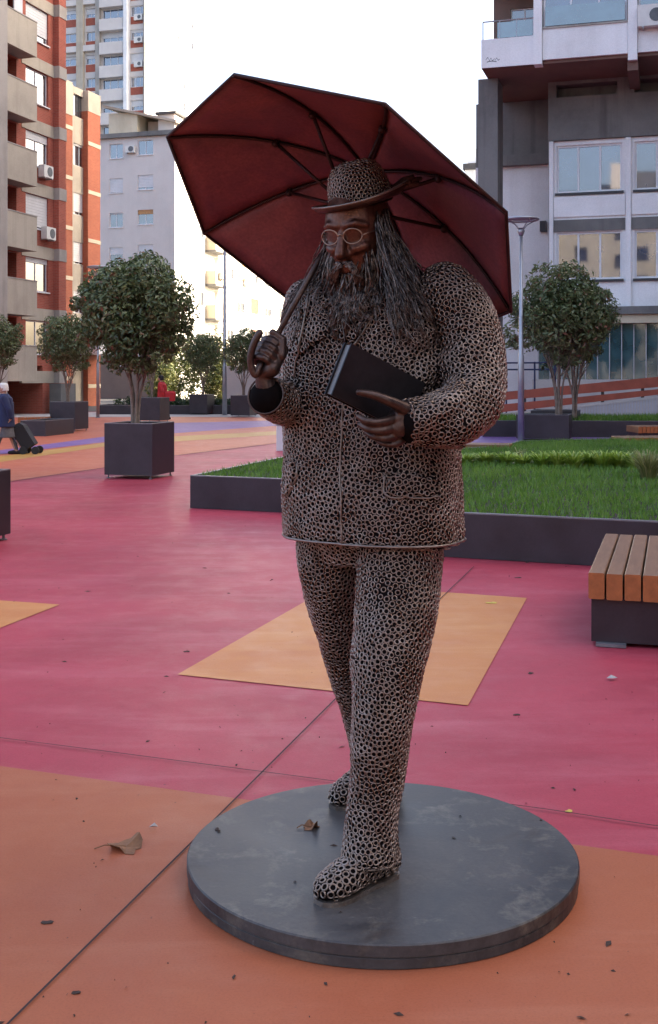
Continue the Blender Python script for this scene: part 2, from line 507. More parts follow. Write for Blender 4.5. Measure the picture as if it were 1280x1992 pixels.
ground = tag(sheet('ground', [(-900, -900), (900, -900), (900, 1500), (-900, 1500)], -0.010, M['asphalt']), kind='structure')
tag(sheet('pink_pavement', [(-40, -14), (29.9, -14), (29.9, 56), (-40, 56)], -0.004, M['pink']), kind='structure')

def patch(name, pxs, mat, z):
    o = sheet(name, [G(x, y) for x, y in pxs], z, mat)
    return tag(o, kind='structure')

# orange foreground: everything this side of the colour boundary
b0, b1 = G(0, 1490), G(1280, 1665)
d = (b1 - b0).normalized()
A0, A1 = b0 - d * 9, b1 + d * 9
tag(sheet('orange_pavement', [A0, (A0.x - 4, -9, 0), (A1.x + 1, -9, 0), A1], 0.0, M['orange']), kind='structure')
# apricot squares
tag(sheet('apricot_pavement', [(-0.844, 6.39), (0.70, 5.787), (1.484, 8.61), (0.046, 9.17)], 0.0, M['apricot']), kind='structure')
tag(sheet('apricot_pavement', [(-1.96, 8.36), (-2.75, 8.62), (-3.9, 9.0), (-4.6, 6.4), (-2.62, 5.92)], 0.0, M['apricot']), kind='structure')
# far bands
patch('salmon_pavement', [(-160, 962), (20, 936), (199, 910), (339, 886), (538, 862), (620, 853), (620, 807), (-160, 807)], M['salmon'], 0.0)
patch('yellow_pavement', [(-160, 922), (0, 899), (201, 869), (339, 859), (540, 846), (540, 839), (339, 849), (201, 862), (0, 888), (-160, 910)], M['yellow'], 0.004)
patch('purple_pavement', [(-160, 905), (0, 884), (201, 860.5), (339, 843), (540, 828), (540, 818), (339, 823), (201, 850), (0, 876), (-160, 895)], M['purple'], 0.004)
patch('purple_pavement', [(700, 900), (1010, 900), (1120, 858), (1290, 858), (1290, 838), (700, 838)], M['purple'], 0.0)
patch('pale_pavement', [(-200, 813), (330, 811), (640, 813), (640, 803), (330, 802), (-200, 803)], M['pale'], 0.008)

def joint(name, pxs, w=0.007, z=0.006):
    a = [G(x, y) for x, y in pxs]
    mb = MB()
    for p, q in zip(a[:-1], a[1:]):
        t = (q - p).normalized(); s = Vector((-t.y, t.x, 0)) * w * 0.5
        mb.quad(*[(v.x, v.y, z) for v in (p - s, q - s, q + s, p + s)])
    return tag(mb.build(name, M['joint']), kind='structure')
joint('pavement_joint', [(-60, 2070), (365, 1649), (655, 1359), (922, 1103)])
joint('pavement_joint', [(-80, 1427), (200, 1463), (560, 1510), (1065, 1577), (1360, 1622)])
joint('pavement_joint', [(-160, 964), (20, 937), (199, 911), (339, 887), (538, 863)], 0.03)

# ------------------------------------------------------------------ buildings
class Face:
    def __init__(self, X0, Y0, d):
        self.O = Vector((X0, Y0, 0)); self.d = Vector(d)
        n = Vector((self.d.y, -self.d.x, 0))
        if n.dot(-self.O) < 0: n = -n
        self.n = n
    def s(self, px):
        k = (px - 640) / FPX
        return (k * self.O.y - self.O.x) / (self.d.x - k * self.d.y)
    def z(self, px, py):
        Y = self.O.y + self.d.y * self.s(px)
        return EYE - (py - YH) * Y / FPX
    def pt(self, s, z, o=0.0):
        p = self.O + self.d * s + self.n * o
        return Vector((p.x, p.y, z))
    def off(self, o):
        f = Face(1, 1, self.d); f.O = self.O + self.n * o; f.n = self.n
        return f
    def box(self, mb, s0, s1, z0, z1, o0, o1, mi=0):
        return mb.hexa([self.pt(s0, z0, o1), self.pt(s1, z0, o1), self.pt(s1, z0, o0), self.pt(s0, z0, o0),
                        self.pt(s0, z1, o1), self.pt(s1, z1, o1), self.pt(s1, z1, o0), self.pt(s0, z1, o0)], mi)
    def part(self, name, s0, s1, z0, z1, o0, o1, mat, parent):
        mb = MB(); self.box(mb, s0, s1, z0, z1, o0, o1)
        return mb.build(name, mat, parent)

def facade(face, parent, s0, s1, z0, z1, holes, mat, depth=0.22, name='wall'):
    """front plane with real openings and reveals"""
    ss = sorted({s0, s1} | {v for h in holes for v in h[:2] if s0 < v < s1})
    zs = sorted({z0, z1} | {v for h in holes for v in h[2:4] if z0 < v < z1})
    mb = MB()
    for i in range(len(ss) - 1):
        for j in range(len(zs) - 1):
            cs, cz = (ss[i] + ss[i + 1]) / 2, (zs[j] + zs[j + 1]) / 2
            if any(h[0] < cs < h[1] and h[2] < cz < h[3] for h in holes): continue
            mb.quad(face.pt(ss[i], zs[j]), face.pt(ss[i + 1], zs[j]), face.pt(ss[i + 1], zs[j + 1]), face.pt(ss[i], zs[j + 1]))
    for h in holes:
        a, b, c, e = h[:4]
        dd = h[4] if len(h) > 4 else depth
        q = lambda s, z, o: face.pt(s, z, o)
        mb.quad(q(a, c, 0), q(b, c, 0), q(b, c, -dd), q(a, c, -dd)); mb.quad(q(a, e, 0), q(b, e, 0), q(b, e, -dd), q(a, e, -dd))
        mb.quad(q(a, c, 0), q(a, e, 0), q(a, e, -dd), q(a, c, -dd)); mb.quad(q(b, c, 0), q(b, e, 0), q(b, e, -dd), q(b, c, -dd))
        if len(h) > 4: mb.quad(q(a, c, -dd), q(b, c, -dd), q(b, e, -dd), q(a, e, -dd))
    return mb.build(name, mat, parent)

def window(face, parent, s0, s1, z0, z1, n=2, o=-0.14, frame=None, pane=None, shutter=0.0, smat=None, fw=0.05, sill=False, tilt=False):
    frame = frame or M['white_pvc']; pane = pane or M['pane']
    mb = MB()
    face.box(mb, s0, s1, z0, z0 + fw, o - 0.03, o + 0.03); face.box(mb, s0, s1, z1 - fw, z1, o - 0.03, o + 0.03)
    for k in range(n + 1):
        w = fw if k in (0, n) else fw * 0.9
        c = s0 + (s1 - s0) * k / n
        a = c if k == 0 else (c - w if k == n else c - w / 2)
        face.box(mb, a, a + w, z0 + fw, z1 - fw, o - 0.027, o + 0.027)
    wo = mb.build('window', frame, parent)
    for k in range(n):
        a, b = s0 + (s1 - s0) * k / n + fw * 0.5, s0 + (s1 - s0) * (k + 1) / n - fw * 0.5
        r1, r2 = (random.uniform(-0.012, 0.012) for _ in range(2)) if tilt else (0, 0)
        mb = MB(); mb.quad(face.pt(a, z0 + fw * .5, o - r1), face.pt(b, z0 + fw * .5, o + r1), face.pt(b, z1 - fw * .5, o + r1 + r2), face.pt(a, z1 - fw * .5, o - r1 + r2))
        mb.build('pane', pane, wo)
    if shutter > 0:
        mb = MB()
        zb = z1 - (z1 - z0) * shutter
        k = max(3, int((z1 - zb) / 0.12))
        for i in range(k):
            a, b = zb + (z1 - zb) * i / k, zb + (z1 - zb) * (i + 1) / k
            face.box(mb, s0 + 0.01, s1 - 0.01, a + 0.008, b, o + 0.034, o + 0.062)
        mb.build('shutter', smat or M['shutter'], wo)
    if sill:
        face.part('sill', s0 - 0.06, s1 + 0.06, z0 - 0.06, z0 - 0.005, -0.1, 0.07, M['white_pvc'], wo)
    return wo

def ac_unit(face, s, z, label, w=0.8, h=0.55, o=0.0):
    c = face.pt(s, z, o)
    t = thing('air_conditioner', c, label, 'air conditioner', 'air conditioners on the facades')
    face.part('casing', s - w / 2, s + w / 2, z, z + h, o + 0.06, o + 0.36, M['ac'], t)
    mb = MB(); n = 16
    cs = s + w * 0.12
    ring = [face.pt(cs + 0.22 * math.cos(2 * math.pi * k / n), z + h / 2 + 0.22 * math.sin(2 * math.pi * k / n), o + 0.372) for k in range(n)]
    ring2 = [face.pt(cs + 0.22 * math.cos(2 * math.pi * k / n), z + h / 2 + 0.22 * math.sin(2 * math.pi * k / n), o + 0.35) for k in range(n)]
    mb.add(ring + ring2, [tuple(range(n))] + [(k, (k + 1) % n, n + (k + 1) % n, n + k) for k in range(n)])
    mb.build('fan_grille', M['ac_grille'], t)
    mb = MB()
    for q in (-0.3, 0.3):
        face.box(mb, s + q - 0.02, s + q + 0.02, z - 0.05, z - 0.002, o + 0.0, o + 0.36)
    mb.build('bracket', M['pole'], t)
    return t

# ---- A: brick apartment block with projecting balconies, at the left edge
FA = Face(-12.6, 53.9, UD)
bA = thing('apartment_building', FA.pt(0, 0), 'red brick apartment block with beige concrete balconies at the left edge of the square', 'building', 'apartment buildings round the square')
zt = [7.62 + 2.83 * k for k in range(-2, 6)]
sE, sB0, sB1 = 0.0, FA.off(0.9).s(9), FA.off(0.9).s(72)
sw0, sw1 = FA.s(50), FA.s(94)
holes = []
for z in zt[1:]:
    holes.append((sw0, sw1, z - 0.55 - 1.5, z - 0.56))
    holes.append((-8.6, sw0 - 0.75, z - 2.62, z - 0.5, 1.0))
holes.append((-8.6, -1.6, 0.0, 2.2, 2.5))
facade(FA, bA, -16, sE, 0, 24.5, holes, M['brick_a'])
mb = MB(); FA.box(mb, -16, -0.02, 0.0, 24.4, -14, -2.6); mb.build('building_core', M['brick_a'], bA)
mb = MB(); mb.quad(FA.pt(0, 0, 0), FA.pt(0, 0, -14), FA.pt(0, 24.5, -14), FA.pt(0, 24.5, 0)); mb.build('end_wall', M['brick_a'], bA)
mb = MB(); FA.box(mb, -16.2, 0.2, 24.5, 24.8, -14.2, 0.3); mb.build('roof', M['roof'], bA)
sp0 = FA.s(104)
for i, z in enumerate(zt):
    FA.part('concrete_band', sB1 + 0.2, sp0 - 0.01, z - 0.55, z, -0.1, 0.03, M['beige_panel'], bA)
    FA.part('concrete_band', sp0, sE + 0.03, z - 0.55, z, -0.1, 0.31, M['concrete_light'], bA)
    if i:
        FA.part('pier', sp0, sE + 0.01, zt[i - 1], z - 0.55, -0.1, 0.28, M['brick_a'], bA)
    # balcony: slab, parapet, side
    if i >= 1:
        zp = z - 2.83 - 0.45
        mb = MB()
        FA.box(mb, sB0 - 4.2, sB1, zp, zp + 1.5, 0.78, 0.9)
        FA.box(mb, sB1 - 0.1, sB1 - 0.003, zp, zp + 1.497, 0.0, 0.777)
        mb.build('balcony_parapet', M['beige_panel'], bA)
        FA.part('balcony_slab', sB0 - 4.2, sB1 - 0.102, zp + 0.02, zp + 0.2, -0.95, 0.775, M['concrete_light'], bA)
        FA.part('balcony_coping', sB0 - 4.2, sB1 + 0.01, zp + 1.502, zp + 1.55, 0.76, 0.92, M['concrete_light'], bA)
    if i >= 1:
        sh = [0, 0.0, 0.15, 0.95, 0.25, 0.0, 0.8, 0.6][i]
        window(FA, bA, sw0, sw1, z - 2.05, z - 0.57, 2, -0.13, shutter=sh, sill=True)
        window(FA, bA, -6.2, -5.0, z - 2.6, z - 0.55, 1, -0.96, frame=M['white_pvc'], pane=M['pane'], shutter=[0, 0, .4, 0, 0, .7, 0, 0][i])
FA.part('corner_pier', sB0 - 5.2, sB0 - 0.02, 0, 24.4, 0.5, 1.05, M['concrete_light'], bA)
for k, (px, wd) in enumerate(((84, 0.5), (101, 0.6))):
    FA.part('ground_pillar', FA.s(px), FA.s(px) + wd, 0, zt[1] - 3.4, 0.32, 0.9, M['concrete'], bA)
# curtain and awning on one balcony
zc = zt[6] - 2.8
FA.part('balcony_screen', sB1 - 1.55, sB1 - 0.9, zc + 1.1, zc + 2.4, 0.68, 0.74, M['shutter'], bA)
FA.part('balcony_screen', sB0 + 0.02, sB0 + 0.42, zc + 1.1, zc + 2.4, 0.68, 0.74, M['shutter'], bA)
for px, py, lab in ((91, 346, 'white air conditioner on the brick block, upper of its two under a window'), (96, 466, 'white air conditioner on the brick block, lower of its two below a shuttered window')):
    f2 = FA.off(0.25); ac_unit(FA, f2.s(px), f2.z(px, py), lab, o=0.0)

# ---- B: set-back brick wing
FB = Face(-14.7, 64.5, UD)
bB = thing('apartment_building', FB.pt(0, 0), 'orange brick block with one strip of windows behind the balconied brick block', 'building', 'apartment buildings round the square')
sb = [FB.s(x) for x in (108, 141, 171, 195)]
ztop = FB.z(190, 185)
wz = [(FB.z(156, 225), FB.z(156, 182))]
wz = [(wz[0][0] - 2.83 * k, wz[0][1] - 2.83 * k) for k in range(6)]
mid = FB.off(-0.3)
facade(mid, bB, sb[1] + 0.005, sb[2] - 0.005, 0, ztop, [(mid.s(143), mid.s(170), a, b) for a, b in wz], M['beige_panel'], 0.2)
for i, (a, b) in enumerate(wz):
    window(mid, bB, mid.s(143), mid.s(170), a, b, 2, -0.12, shutter=[0, .1, .85, .9, .3, .5][i], frame=M['dark_frame'] if i == 0 else None, pane=M['pane'])
for k, (s0, s1) in enumerate(((sb[0] - 2, sb[1]), (sb[2], sb[3]))):
    FB.part('pier', s0, s1, 0, ztop - (1.9 if k == 0 else 1.2), -9 if k else -0.6, 0.0, M['brick_b'], bB)
    FB.part('concrete_cap', s0, s1 + 0.002, ztop - (1.895 if k == 0 else 1.195), ztop, -9 if k else -0.6, 0.02, M['beige_panel'], bB)
    for j in range(6):
        zz = FB.z(128, 245) - 2.83 * j if k == 0 else FB.z(184, 283) - 2.83 * j
        FB.part('concrete_band', s0 + 0.01, s1 + 0.012, zz - 0.11, zz + 0.11, -0.3, 0.03, M['cream_render'], bB)
mb = MB(); FB.box(mb, sb[0] - 6, sb[2] - 0.01, 0, ztop - 0.1, -9, -0.62); mb.build('building_core', M['brick_b'], bB)
FB.part('canopy', sb[1], sb[3], FB.z(156, 690), FB.z(156, 640), 0.3, 1.6, M['white_render'], bB)

# ---- C: grey rendered block with a white sunlit side wing
FC1 = Face(-12.09, 90, VD); FC2 = Face(-12.09, 90, UD)
bC = thing('apartment_building', FC1.pt(0, 0), 'lilac grey five storey block with a long bright white side wing', 'building', 'apartment buildings round the square')
zc = FC1.z(338, 262)
holes = []
for k in range(7):
    z0 = FC1.z(226, 308) - 2.75 * k
    if z0 < 0.3: break
    holes.append((FC1.s(213), FC1.s(239), z0, z0 + 1.15)); holes.append((FC1.s(268), FC1.s(298), z0 + 0.15, z0 + 1.3))
zbr = 3.6
facade(FC1, bC, -14, 0, zbr, zc, [h for h in holes if h[2] > zbr], M['grey_render'])
facade(FC1, bC, -14, 0, 0, zbr - 0.002, [h for h in holes if h[2] <= zbr], M['brown_render'])
for i, h in enumerate(holes):
    sh = [0, 0, 0.95, 0.85, 0.1, 0.3, .5, .9, .2, .6, 0, 0, .7, .8][i]
    window(FC1, bC, h[0], h[1], h[2], h[3], 2, -0.12, shutter=sh, sill=True, pane=M['pane_blue'], smat=M['shutter_o'] if i == 5 else None)
ss = [FC2.s(x) for x in (372, 400, 426, 436)]
holes2 = []
for k in range(6):
    zz = FC2.z(413, 529) + 2.86 * (k - 3)
    if zz < 1: continue
    holes2.append((ss[1] + 0.2, ss[2] - 0.2, zz, zz + 1.3, 0.8, 'b', k))
    for j, (a, b) in enumerate(((385, 397), (443, 455), (461, 478), (488, 508), (515, 530), (543, 556), (566, 580))):
        s0, s1 = FC2.s(a), FC2.s(b)
        holes2.append((s0, min(s1, s0 + 2.0), zz - 0.2, zz + 1.25, 'w', j, k))
facade(FC2, bC, 0, 46, 0, zc - 0.01, [h[:5] if h[4] == 0.8 else h[:4] for h in holes2], M['wing_render'])
for h in holes2:
    if h[4] == 'w':
        j, k = h[5], h[6]
        sm = M['shutter_o'] if (j, k) in ((2, 3), (2, 4)) else (M['shutter_b'] if (j, k) in ((3, 2), (3, 1)) else M['shutter'])
        window(FC2, bC, h[0], h[1], h[2], h[3], 2, -0.1, shutter=0.95 if sm is not M['shutter'] else [.3, .6, .2, .9, .4, .0, .5][(j + k) % 7], smat=sm)
    else:
        window(FC2, bC, h[0], h[1], h[2], h[3], 2, -0.7, shutter=[.3, .9, .5, .8, 0, .4][h[6]], smat=M['shutter_o'] if h[6] == 3 else M['shutter_b'])
        mb = MB(); FC2.box(mb, ss[1], ss[2], h[2] - 1.15, h[2] - 0.01, 0.02, 0.9); mb.build('balcony', M['cream_render'], bC)
        FC2.part('balcony_slab', ss[1] - 0.05, ss[2] + 0.05, h[2] - 1.3, h[2] - 1.155, 0.01, 0.95, M['concrete'], bC)
mb = MB(); FC1.box(mb, -14, -0.3, 0.0, zc - 0.02, -46, -0.85); mb.build('building_core', M['white_render'], bC)
mb = MB(); FC1.box(mb, -14.3, 0.25, zc + 0.002, zc + 0.35, -46.3, 0.3); mb.build('roof', M['concrete'], bC)
# sheds on its roof
zr = zc + 0.36
mb = MB(); FC1.box(mb, FC1.s(200), FC1.s(256), zr, zr + 1.9, -5.0, -1.0); mb.build('roof_shed', M['cream_render'], bC)
mb = MB(); FC1.box(mb, FC1.s(262), FC1.s(318), zr, zr + 1.35, -6.0, -2.4); mb.build('roof_shed', M['tile'], bC)
mb = MB(); q = FC1
mb.hexa([q.pt(FC1.s(195), zr + 2.3, -0.4), q.pt(FC1.s(330), zr + 0.9, -1.2), q.pt(FC1.s(330), zr + 1.0, -6), q.pt(FC1.s(195), zr + 2.6, -6),
         q.pt(FC1.s(195), zr + 2.5, -0.4), q.pt(FC1.s(330), zr + 1.1, -1.2), q.pt(FC1.s(330), zr + 1.2, -6), q.pt(FC1.s(195), zr + 2.8, -6)])
mb.build('shed_roof', M['tile'], bC)
mb = MB(); FC2.box(mb, FC2.s(357), FC2.s(382), zr, zr + 1.7, -2.2, -0.8); mb.build('chimney', M['grey_render'], bC)
mb = MB(); FC2.box(mb, FC2.s(355), FC2.s(384), zr + 1.702, zr + 1.9, -2.4, -0.6); mb.build('chimney_cap', M['roof'], bC)
ac_unit(FC1, FC1.s(256), FC1.z(256, 298), 'air conditioner between the two top windows of the lilac grey block')
ac_unit(FC2, ss[1] + 1.0, FC2.z(413, 545), 'air conditioner on a cream balcony of the white wing', o=0.9)
ac_unit(FC2, FC2.s(476), FC2.z(476, 556), 'air conditioner under an ochre shutter of the white wing')

# ---- D: tower
FD1 = Face(-21.6, 136, VD); FD2 = Face(-21.6, 136, UD)
bD = thing('tower_block', FD1.pt(0, 0), 'tall tower block with grey balcony bands and a blank sunlit white side', 'building', 'apartment buildings round the square')
Ht = 56.0
z00 = FD1.z(220, 130) % 2.8
holes, items = [], []
for k in range(0, 19):
    z = z00 + 2.8 * k     # top of the parapet of this storey
    for j, (a, b, lo, hi) in enumerate(((120, 150, 0.55, 1.65), (167, 187, 0.55, 1.65), (199, 243, 0.03, 1.35), (254, 281, 0.2, 1.4), (92, 112, 0.55, 1.65))):
        if z + hi < Ht - 0.4 and z > 8:
            h = (FD1.s(a), FD1.s(b), z + lo, z + hi)
            holes.append(h); items.append((h, j, k))
facade(FD1, bD, -17, 0, 0, Ht, holes, M['grey_render'], 0.3)
for h, j, k in items:
    window(FD1, bD, *h, 3 if j in (2, 3) else 2, -0.2, shutter=[0, .6, .3, 0, .9, .4, 0][(j * 3 + k * 5) % 7] if j != 2 else [0, 0, .5][k % 3], pane=M['pane_blue'], fw=0.08)
    z = h[2]
    if j in (0, 1, 3, 4):
        FD1.part('brick_spandrel', h[0] + 0.02, h[1] - 0.02, z - 0.95, z - 0.06, -0.05, 0.03, M['brick_a'], bD)
for k in range(2, 19):
    z = z00 + 2.8 * k
    if z < Ht:
        FD1.part('balcony_band', FD1.s(198), FD1.s(244), z - 1.4, z, -0.05, 0.7, M['grey_render'], bD)
        if k % 2 == 0:
            FD1.part('balcony_band', FD1.s(90), FD1.s(188), z - 0.75, z - 0.05, -0.05, 0.45, M['grey_render'], bD)
for a, b, mt in ((152, 165, 'beige_panel'), (189, 197, 'concrete_light'), (245.5, 252.5, 'white_render'), (282, 285, 'concrete_light')):
    FD1.part('column', FD1.s(a), FD1.s(b), 0, Ht, -0.05, 0.5 if mt != 'white_render' else 0.8, M[mt], bD)
holes = []
for k in range(3, 19):
    z = z00 + 2.8 * k - 0.3
    for a, b in ((344, 351), (357, 362), (371, 377)):
        if z + 1.2 < Ht: holes.append((FD2.s(a), FD2.s(b), z, z + 1.2))
facade(FD2, bD, 0, FD2.s(386), 0, Ht, holes, M['white_render'], 0.3)
for i, h in enumerate(holes):
    window(FD2, bD, *h, 1, -0.15, shutter=[0.9, 0.5, 1, 0.2, 0.95][i % 5])
mb = MB(); FD1.box(mb, -17, -0.35, 0, Ht - 0.02, -15, -0.4); mb.build('building_core', M['white_render'], bD)
FD1.part('roof', -17.2, 0.3, Ht + 0.002, Ht + 0.4, -15.3, 0.4, M['roof'], bD)
for k, (px, py) in enumerate(((271, 40), (271, 84), (271, 131))):
    ac_unit(FD1, FD1.s(px), FD1.z(px, py), 'air conditioner on the tower block brick strip, %s of three' % ('top', 'middle', 'bottom')[k], 1.1, 0.7)

# ---- E: concrete office block on the right
FE = Face((1068 - 640) * 41.5 / FPX, 41.5, VD)
bE = thing('office_building', FE.pt(0, 0), 'grey concrete block on the right with overhanging white storey and teal ground floor glazing', 'building', 'apartment buildings round the square')
EW = 34.0                                    # length along the square beyond the frame
bay = FE.s(1219) - FE.s(1068) - 0.0
zw = [(FE.z(1140, 374), FE.z(1140, 281)), (FE.z(1140, 544), FE.z(1140, 451))]
zs_top = FE.z(1140, 272)
pitchE = bay
holes, wins = [], []
nb = int(EW / pitchE)
for k in range(nb):
    a = 0.27 + k * pitchE
    for r, (z0, z1) in enumerate(zw):
        h = (a, a + pitchE - 0.42, z0, z1)
        holes.append(h); wins.append((h, r, k))
zfl = FE.z(1200, 597)
facade(FE, bE, 0, EW, zfl, zs_top, holes, M['white_render'], 0.2)
for h, r, k in wins:
    window(FE, bE, *h, 3, -0.1, pane=M['pane_blue'], fw=0.075, tilt=True)
    FE.part('sill', h[0] - 0.05, h[1] + 0.05, h[2] - 0.09, h[2] - 0.005, -0.08, 0.09, M['dark_frame'], bE)
    if r == 1:
        FE.part('blind_box', h[0] - 0.1, h[1] + 0.1, h[3] + 0.03, h[3] + 0.45, -0.05, 0.05, M['concrete'], bE)
    else:
        FE.part('spandrel_panel', h[0] - 0.1, h[1] + 0.1, zw[1][1] + 0.55, h[2] - 0.14, -0.05, 0.06, M['white_render'], bE)
    FE.part('pilaster', h[1] + 0.12, h[1] + 0.3, zfl + 0.01, zs_top - 0.01, -0.05, 0.1, M['white_render'], bE) if r == 0 else None
FE.part('pilaster', 0.02, 0.16, zfl + 0.01, zs_top - 0.01, -0.05, 0.1, M['white_render'], bE)
# dark concrete storey under the overhang, with slots
zo = FE.z(1150, 157)
slot = []
for k in range(nb):
    a = 0.27 + k * pitchE
    slot.append((a, a + pitchE - 0.6, zo - 0.55, zo - 0.1, 0.6))
facade(FE.off(0.12), bE, -0.02, EW, zs_top + 0.002, zo + 0.02, slot, M['concrete'], name='concrete_wall')
# overhang
OV = 2.7
FO = FE.off(OV)
so = FO.s(936)
zov = zo + 0.02
soff = MB(); FO.box(soff, so, EW, zov + 0.0, zov + 0.25, -OV - 4.5, -0.06); soff.build('soffit', M['soffit'], bE)
bays = []
zpar = FO.z(1150, 50)
top = 33.0
edges = [FO.s(x) for x in (1055, 1240)]
wbay = edges[1] - edges[0]
sL = so
# left loggia bay
n_up = int((top - zov) / 3.0)
for r in range(n_up):
    zb = zov + 0.25 + 3.0 * r
    zp = FO.z(990, 73) + 3.0 * r
    FO.part('balcony_parapet', sL, edges[0] - 0.28, zb - (0.25 if r == 0 else 0.1), zp, -0.14, 0.0, M['white_render'], bE)
    FO.part('balcony_parapet_side', sL, sL + 0.14, zb, zp, -OV, -0.145, M['white_render'], bE)
    FO.part('balcony_slab', sL + 0.145, edges[0] - 0.285, zb - 0.05, zb + 0.12, -OV, -0.145, M['concrete'], bE)
    rail = MB()
    zr1 = zp + 0.62
    rail.tube([FO.pt(sL + 0.05, zr1, -0.07), FO.pt(edges[0] - 0.3, zr1, -0.07)], 0.025, 6)
    for q in np.linspace(sL + 0.05, edges[0] - 0.3, 4):
        rail.tube([FO.pt(q, zp, -0.07), FO.pt(q, zr1, -0.07)], 0.022, 6)
    rail.build('railing', M['pole'], bE)
    FO.part('railing_screen', sL + 0.55, edges[0] - 0.35, zp + 0.03, zp + 0.56, -0.085, -0.06, M['pane_teal'], bE)
    bk = FO.off(-1.9)
    facade(bk, bE, sL + 0.145, edges[0] - 0.285, zb + 0.12, zb + 2.95, [(sL + 0.75, sL + 1.75, zb + 0.4, zb + 2.3)], M['brown_render'], 0.15, 'loggia_wall')
    window(bk, bE, sL + 0.75, sL + 1.75, zb + 0.4, zb + 2.3, 2, -0.1)
for pts in ([(945, 117), (949, 112), (952, 118), (955, 113), (958, 118), (962, 114)], [(963, 118), (966, 113), (969, 117), (972, 115)], [(947, 121), (956, 119), (966, 120)]):
    mb = MB()
    q = [FO.pt(FO.s(x), FO.z(x, y), 0.004) for x, y in crom(pts, 3)]
    for a_, b_2 in zip(q[:-1], q[1:]):
        w_ = Vector((0, 0, 0.012)); mb.quad(a_ - w_, b_2 - w_, b_2 + w_, a_ + w_)
    mb.build('painted_scrawl', M['dark_frame'], bE)
# regular bays
nbay = int((EW - edges[0]) / wbay)
for r in range(n_up):
    zb = zov + 0.25 + 3.0 * r
    zpt = zpar + 3.0 * r
    for k in range(nbay):
        a = edges[0] + 0.0 + k * wbay
        b = a + wbay - 0.3
        FO.part('parapet_panel', a + 0.01, b - 0.01, zb - 0.14, zpt, -0.12, 0.05, M['white_render'], bE)
        FO.part('coping', a + 0.01, b - 0.01, zpt + 0.003, zpt + 0.06, -0.12, 0.09, M['concrete_light'], bE)
        window(FO, bE, a + 0.03, b - 0.03, zpt + 0.07, zb + 2.86, 3, -0.09, pane=M['pane_blue'], fw=0.07, tilt=True)
        FO.part('glazed_guard', a + 0.1, b - 0.1, zpt + 0.1, zpt + 0.75, 0.02, 0.045, M['pane_teal'], bE)
        if r == 0:
            FO.part('fin', b + 0.0, b + 0.3, zov - 0.15, top, -0.3, 0.16, M['white_render'], bE)
            FO.part('beam', b - 0.02, b + 0.32, zov - 0.45, zov - 0.155, -OV - 0.1, -0.02, M['soffit'], bE)
FO.part('fin', edges[0] - 0.28, edges[0] + 0.0, zov - 0.05, top, -0.3, 0.16, M['white_render'], bE)
mb = MB(); FO.box(mb, so + 0.3, EW, zov + 0.26, top, -40, -2.9); mb.build('upper_core', M['concrete_light'], bE)
FO.part('roof', so - 0.1, EW, top + 0.002, top + 0.3, -40, 0.3, M['roof'], bE)
# corner column and recessed bay under the overhang
FK = FE.off(1.3)
FK.part('corner_column', FK.s(930), FK.s(968), 0, zov - 0.01, -1.3, 0, M['concrete'], bE)
FR = FE.off(-2.4)
FR.part('recess_wall', FR.s(926), FR.s(1080), FR.z(1020, 322), zov - 0.01, -1.0, 0, M['concrete'], bE)
FR.part('recess_lintel', FR.s(932), FE.s(1068), FR.z(1020, 322) - 0.03, FR.z(1020, 303), 0.003, 0.35, M['concrete'], bE)
FR.part('recess_wall', FR.s(926), FR.s(1080), 0, FR.z(1020, 322) - 0.003, -1.0, 0.06, M['white_render'], bE)
mb = MB(); FE.box(mb, -0.02, EW, 0, zov - 0.02, -40, -0.9); mb.build('lower_core', M['concrete_light'], bE)
mb = MB(); FE.box(mb, -0.015, 0.1, zfl, zov - 0.02, -3.5, -0.01); mb.build('return_wall', M['concrete_light'], bE)
FR.part('wall_lamp', FR.s(1052), FR.s(1064), FR.z(1058, 452), FR.z(1058, 432), 0.06, 0.35, M['dark_frame'], bE)
# ground floor: fascia, strip, curtain wall
FE.part('fascia', -0.6, EW, FE.z(1200, 612), zfl - 0.003, -1.0, 0.35, M['concrete'], bE)
FE.part('fascia_strip', -0.5, EW, FE.z(1200, 629), FE.z(1200, 612) - 0.003, -1.0, 0.2, M['cream_render'], bE)
zg1, zg0 = FE.z(1200, 630), FE.z(1200, 738)
gw = 0.42
k = 0
s = -0.4
while s < EW - 1:
    pn = 'glazing_panel'
    mb = MB(); r1 = random.uniform(-0.01, 0.01)
    mb.quad(FE.pt(s + 0.015, zg0, -0.2 + r1), FE.pt(s + gw - 0.015, zg0, -0.2 - r1), FE.pt(s + gw - 0.015, zg1, -0.2 - r1), FE.pt(s + 0.015, zg1, -0.2 + r1))
    if s < 8: mb.build(pn, M['pane_teal'], bE)
    FE.part('mullion', s - 0.015, s + 0.015, zg0, zg1 - 0.003, -0.26, -0.12, M['corrugated'], bE) if s < 8 else None
    s += gw
FE.part('glazing_panel', s * 0 + 8, EW, zg0, zg1 - 0.003, -0.3, -0.2, M['pane_teal'], bE)
FE.part('plinth_wall', -0.6, EW, 0, zg0 - 0.003, -0.8, -0.05, M['pale'], bE)
# unseen side wing, added right of the frame to cast shade over the paving
mb = MB()
mb.prism([(30, -40), (48, -40), (48, 34), (30, 34)], 0, 33)
mb.build('unseen_shade_wing', M['concrete_light'], bE)
ac_unit(FO, FO.s(1270), FO.z(1270, 56), 'air conditioner on the white upper storey at the top right corner', 0.95, 0.7, o=0.05)

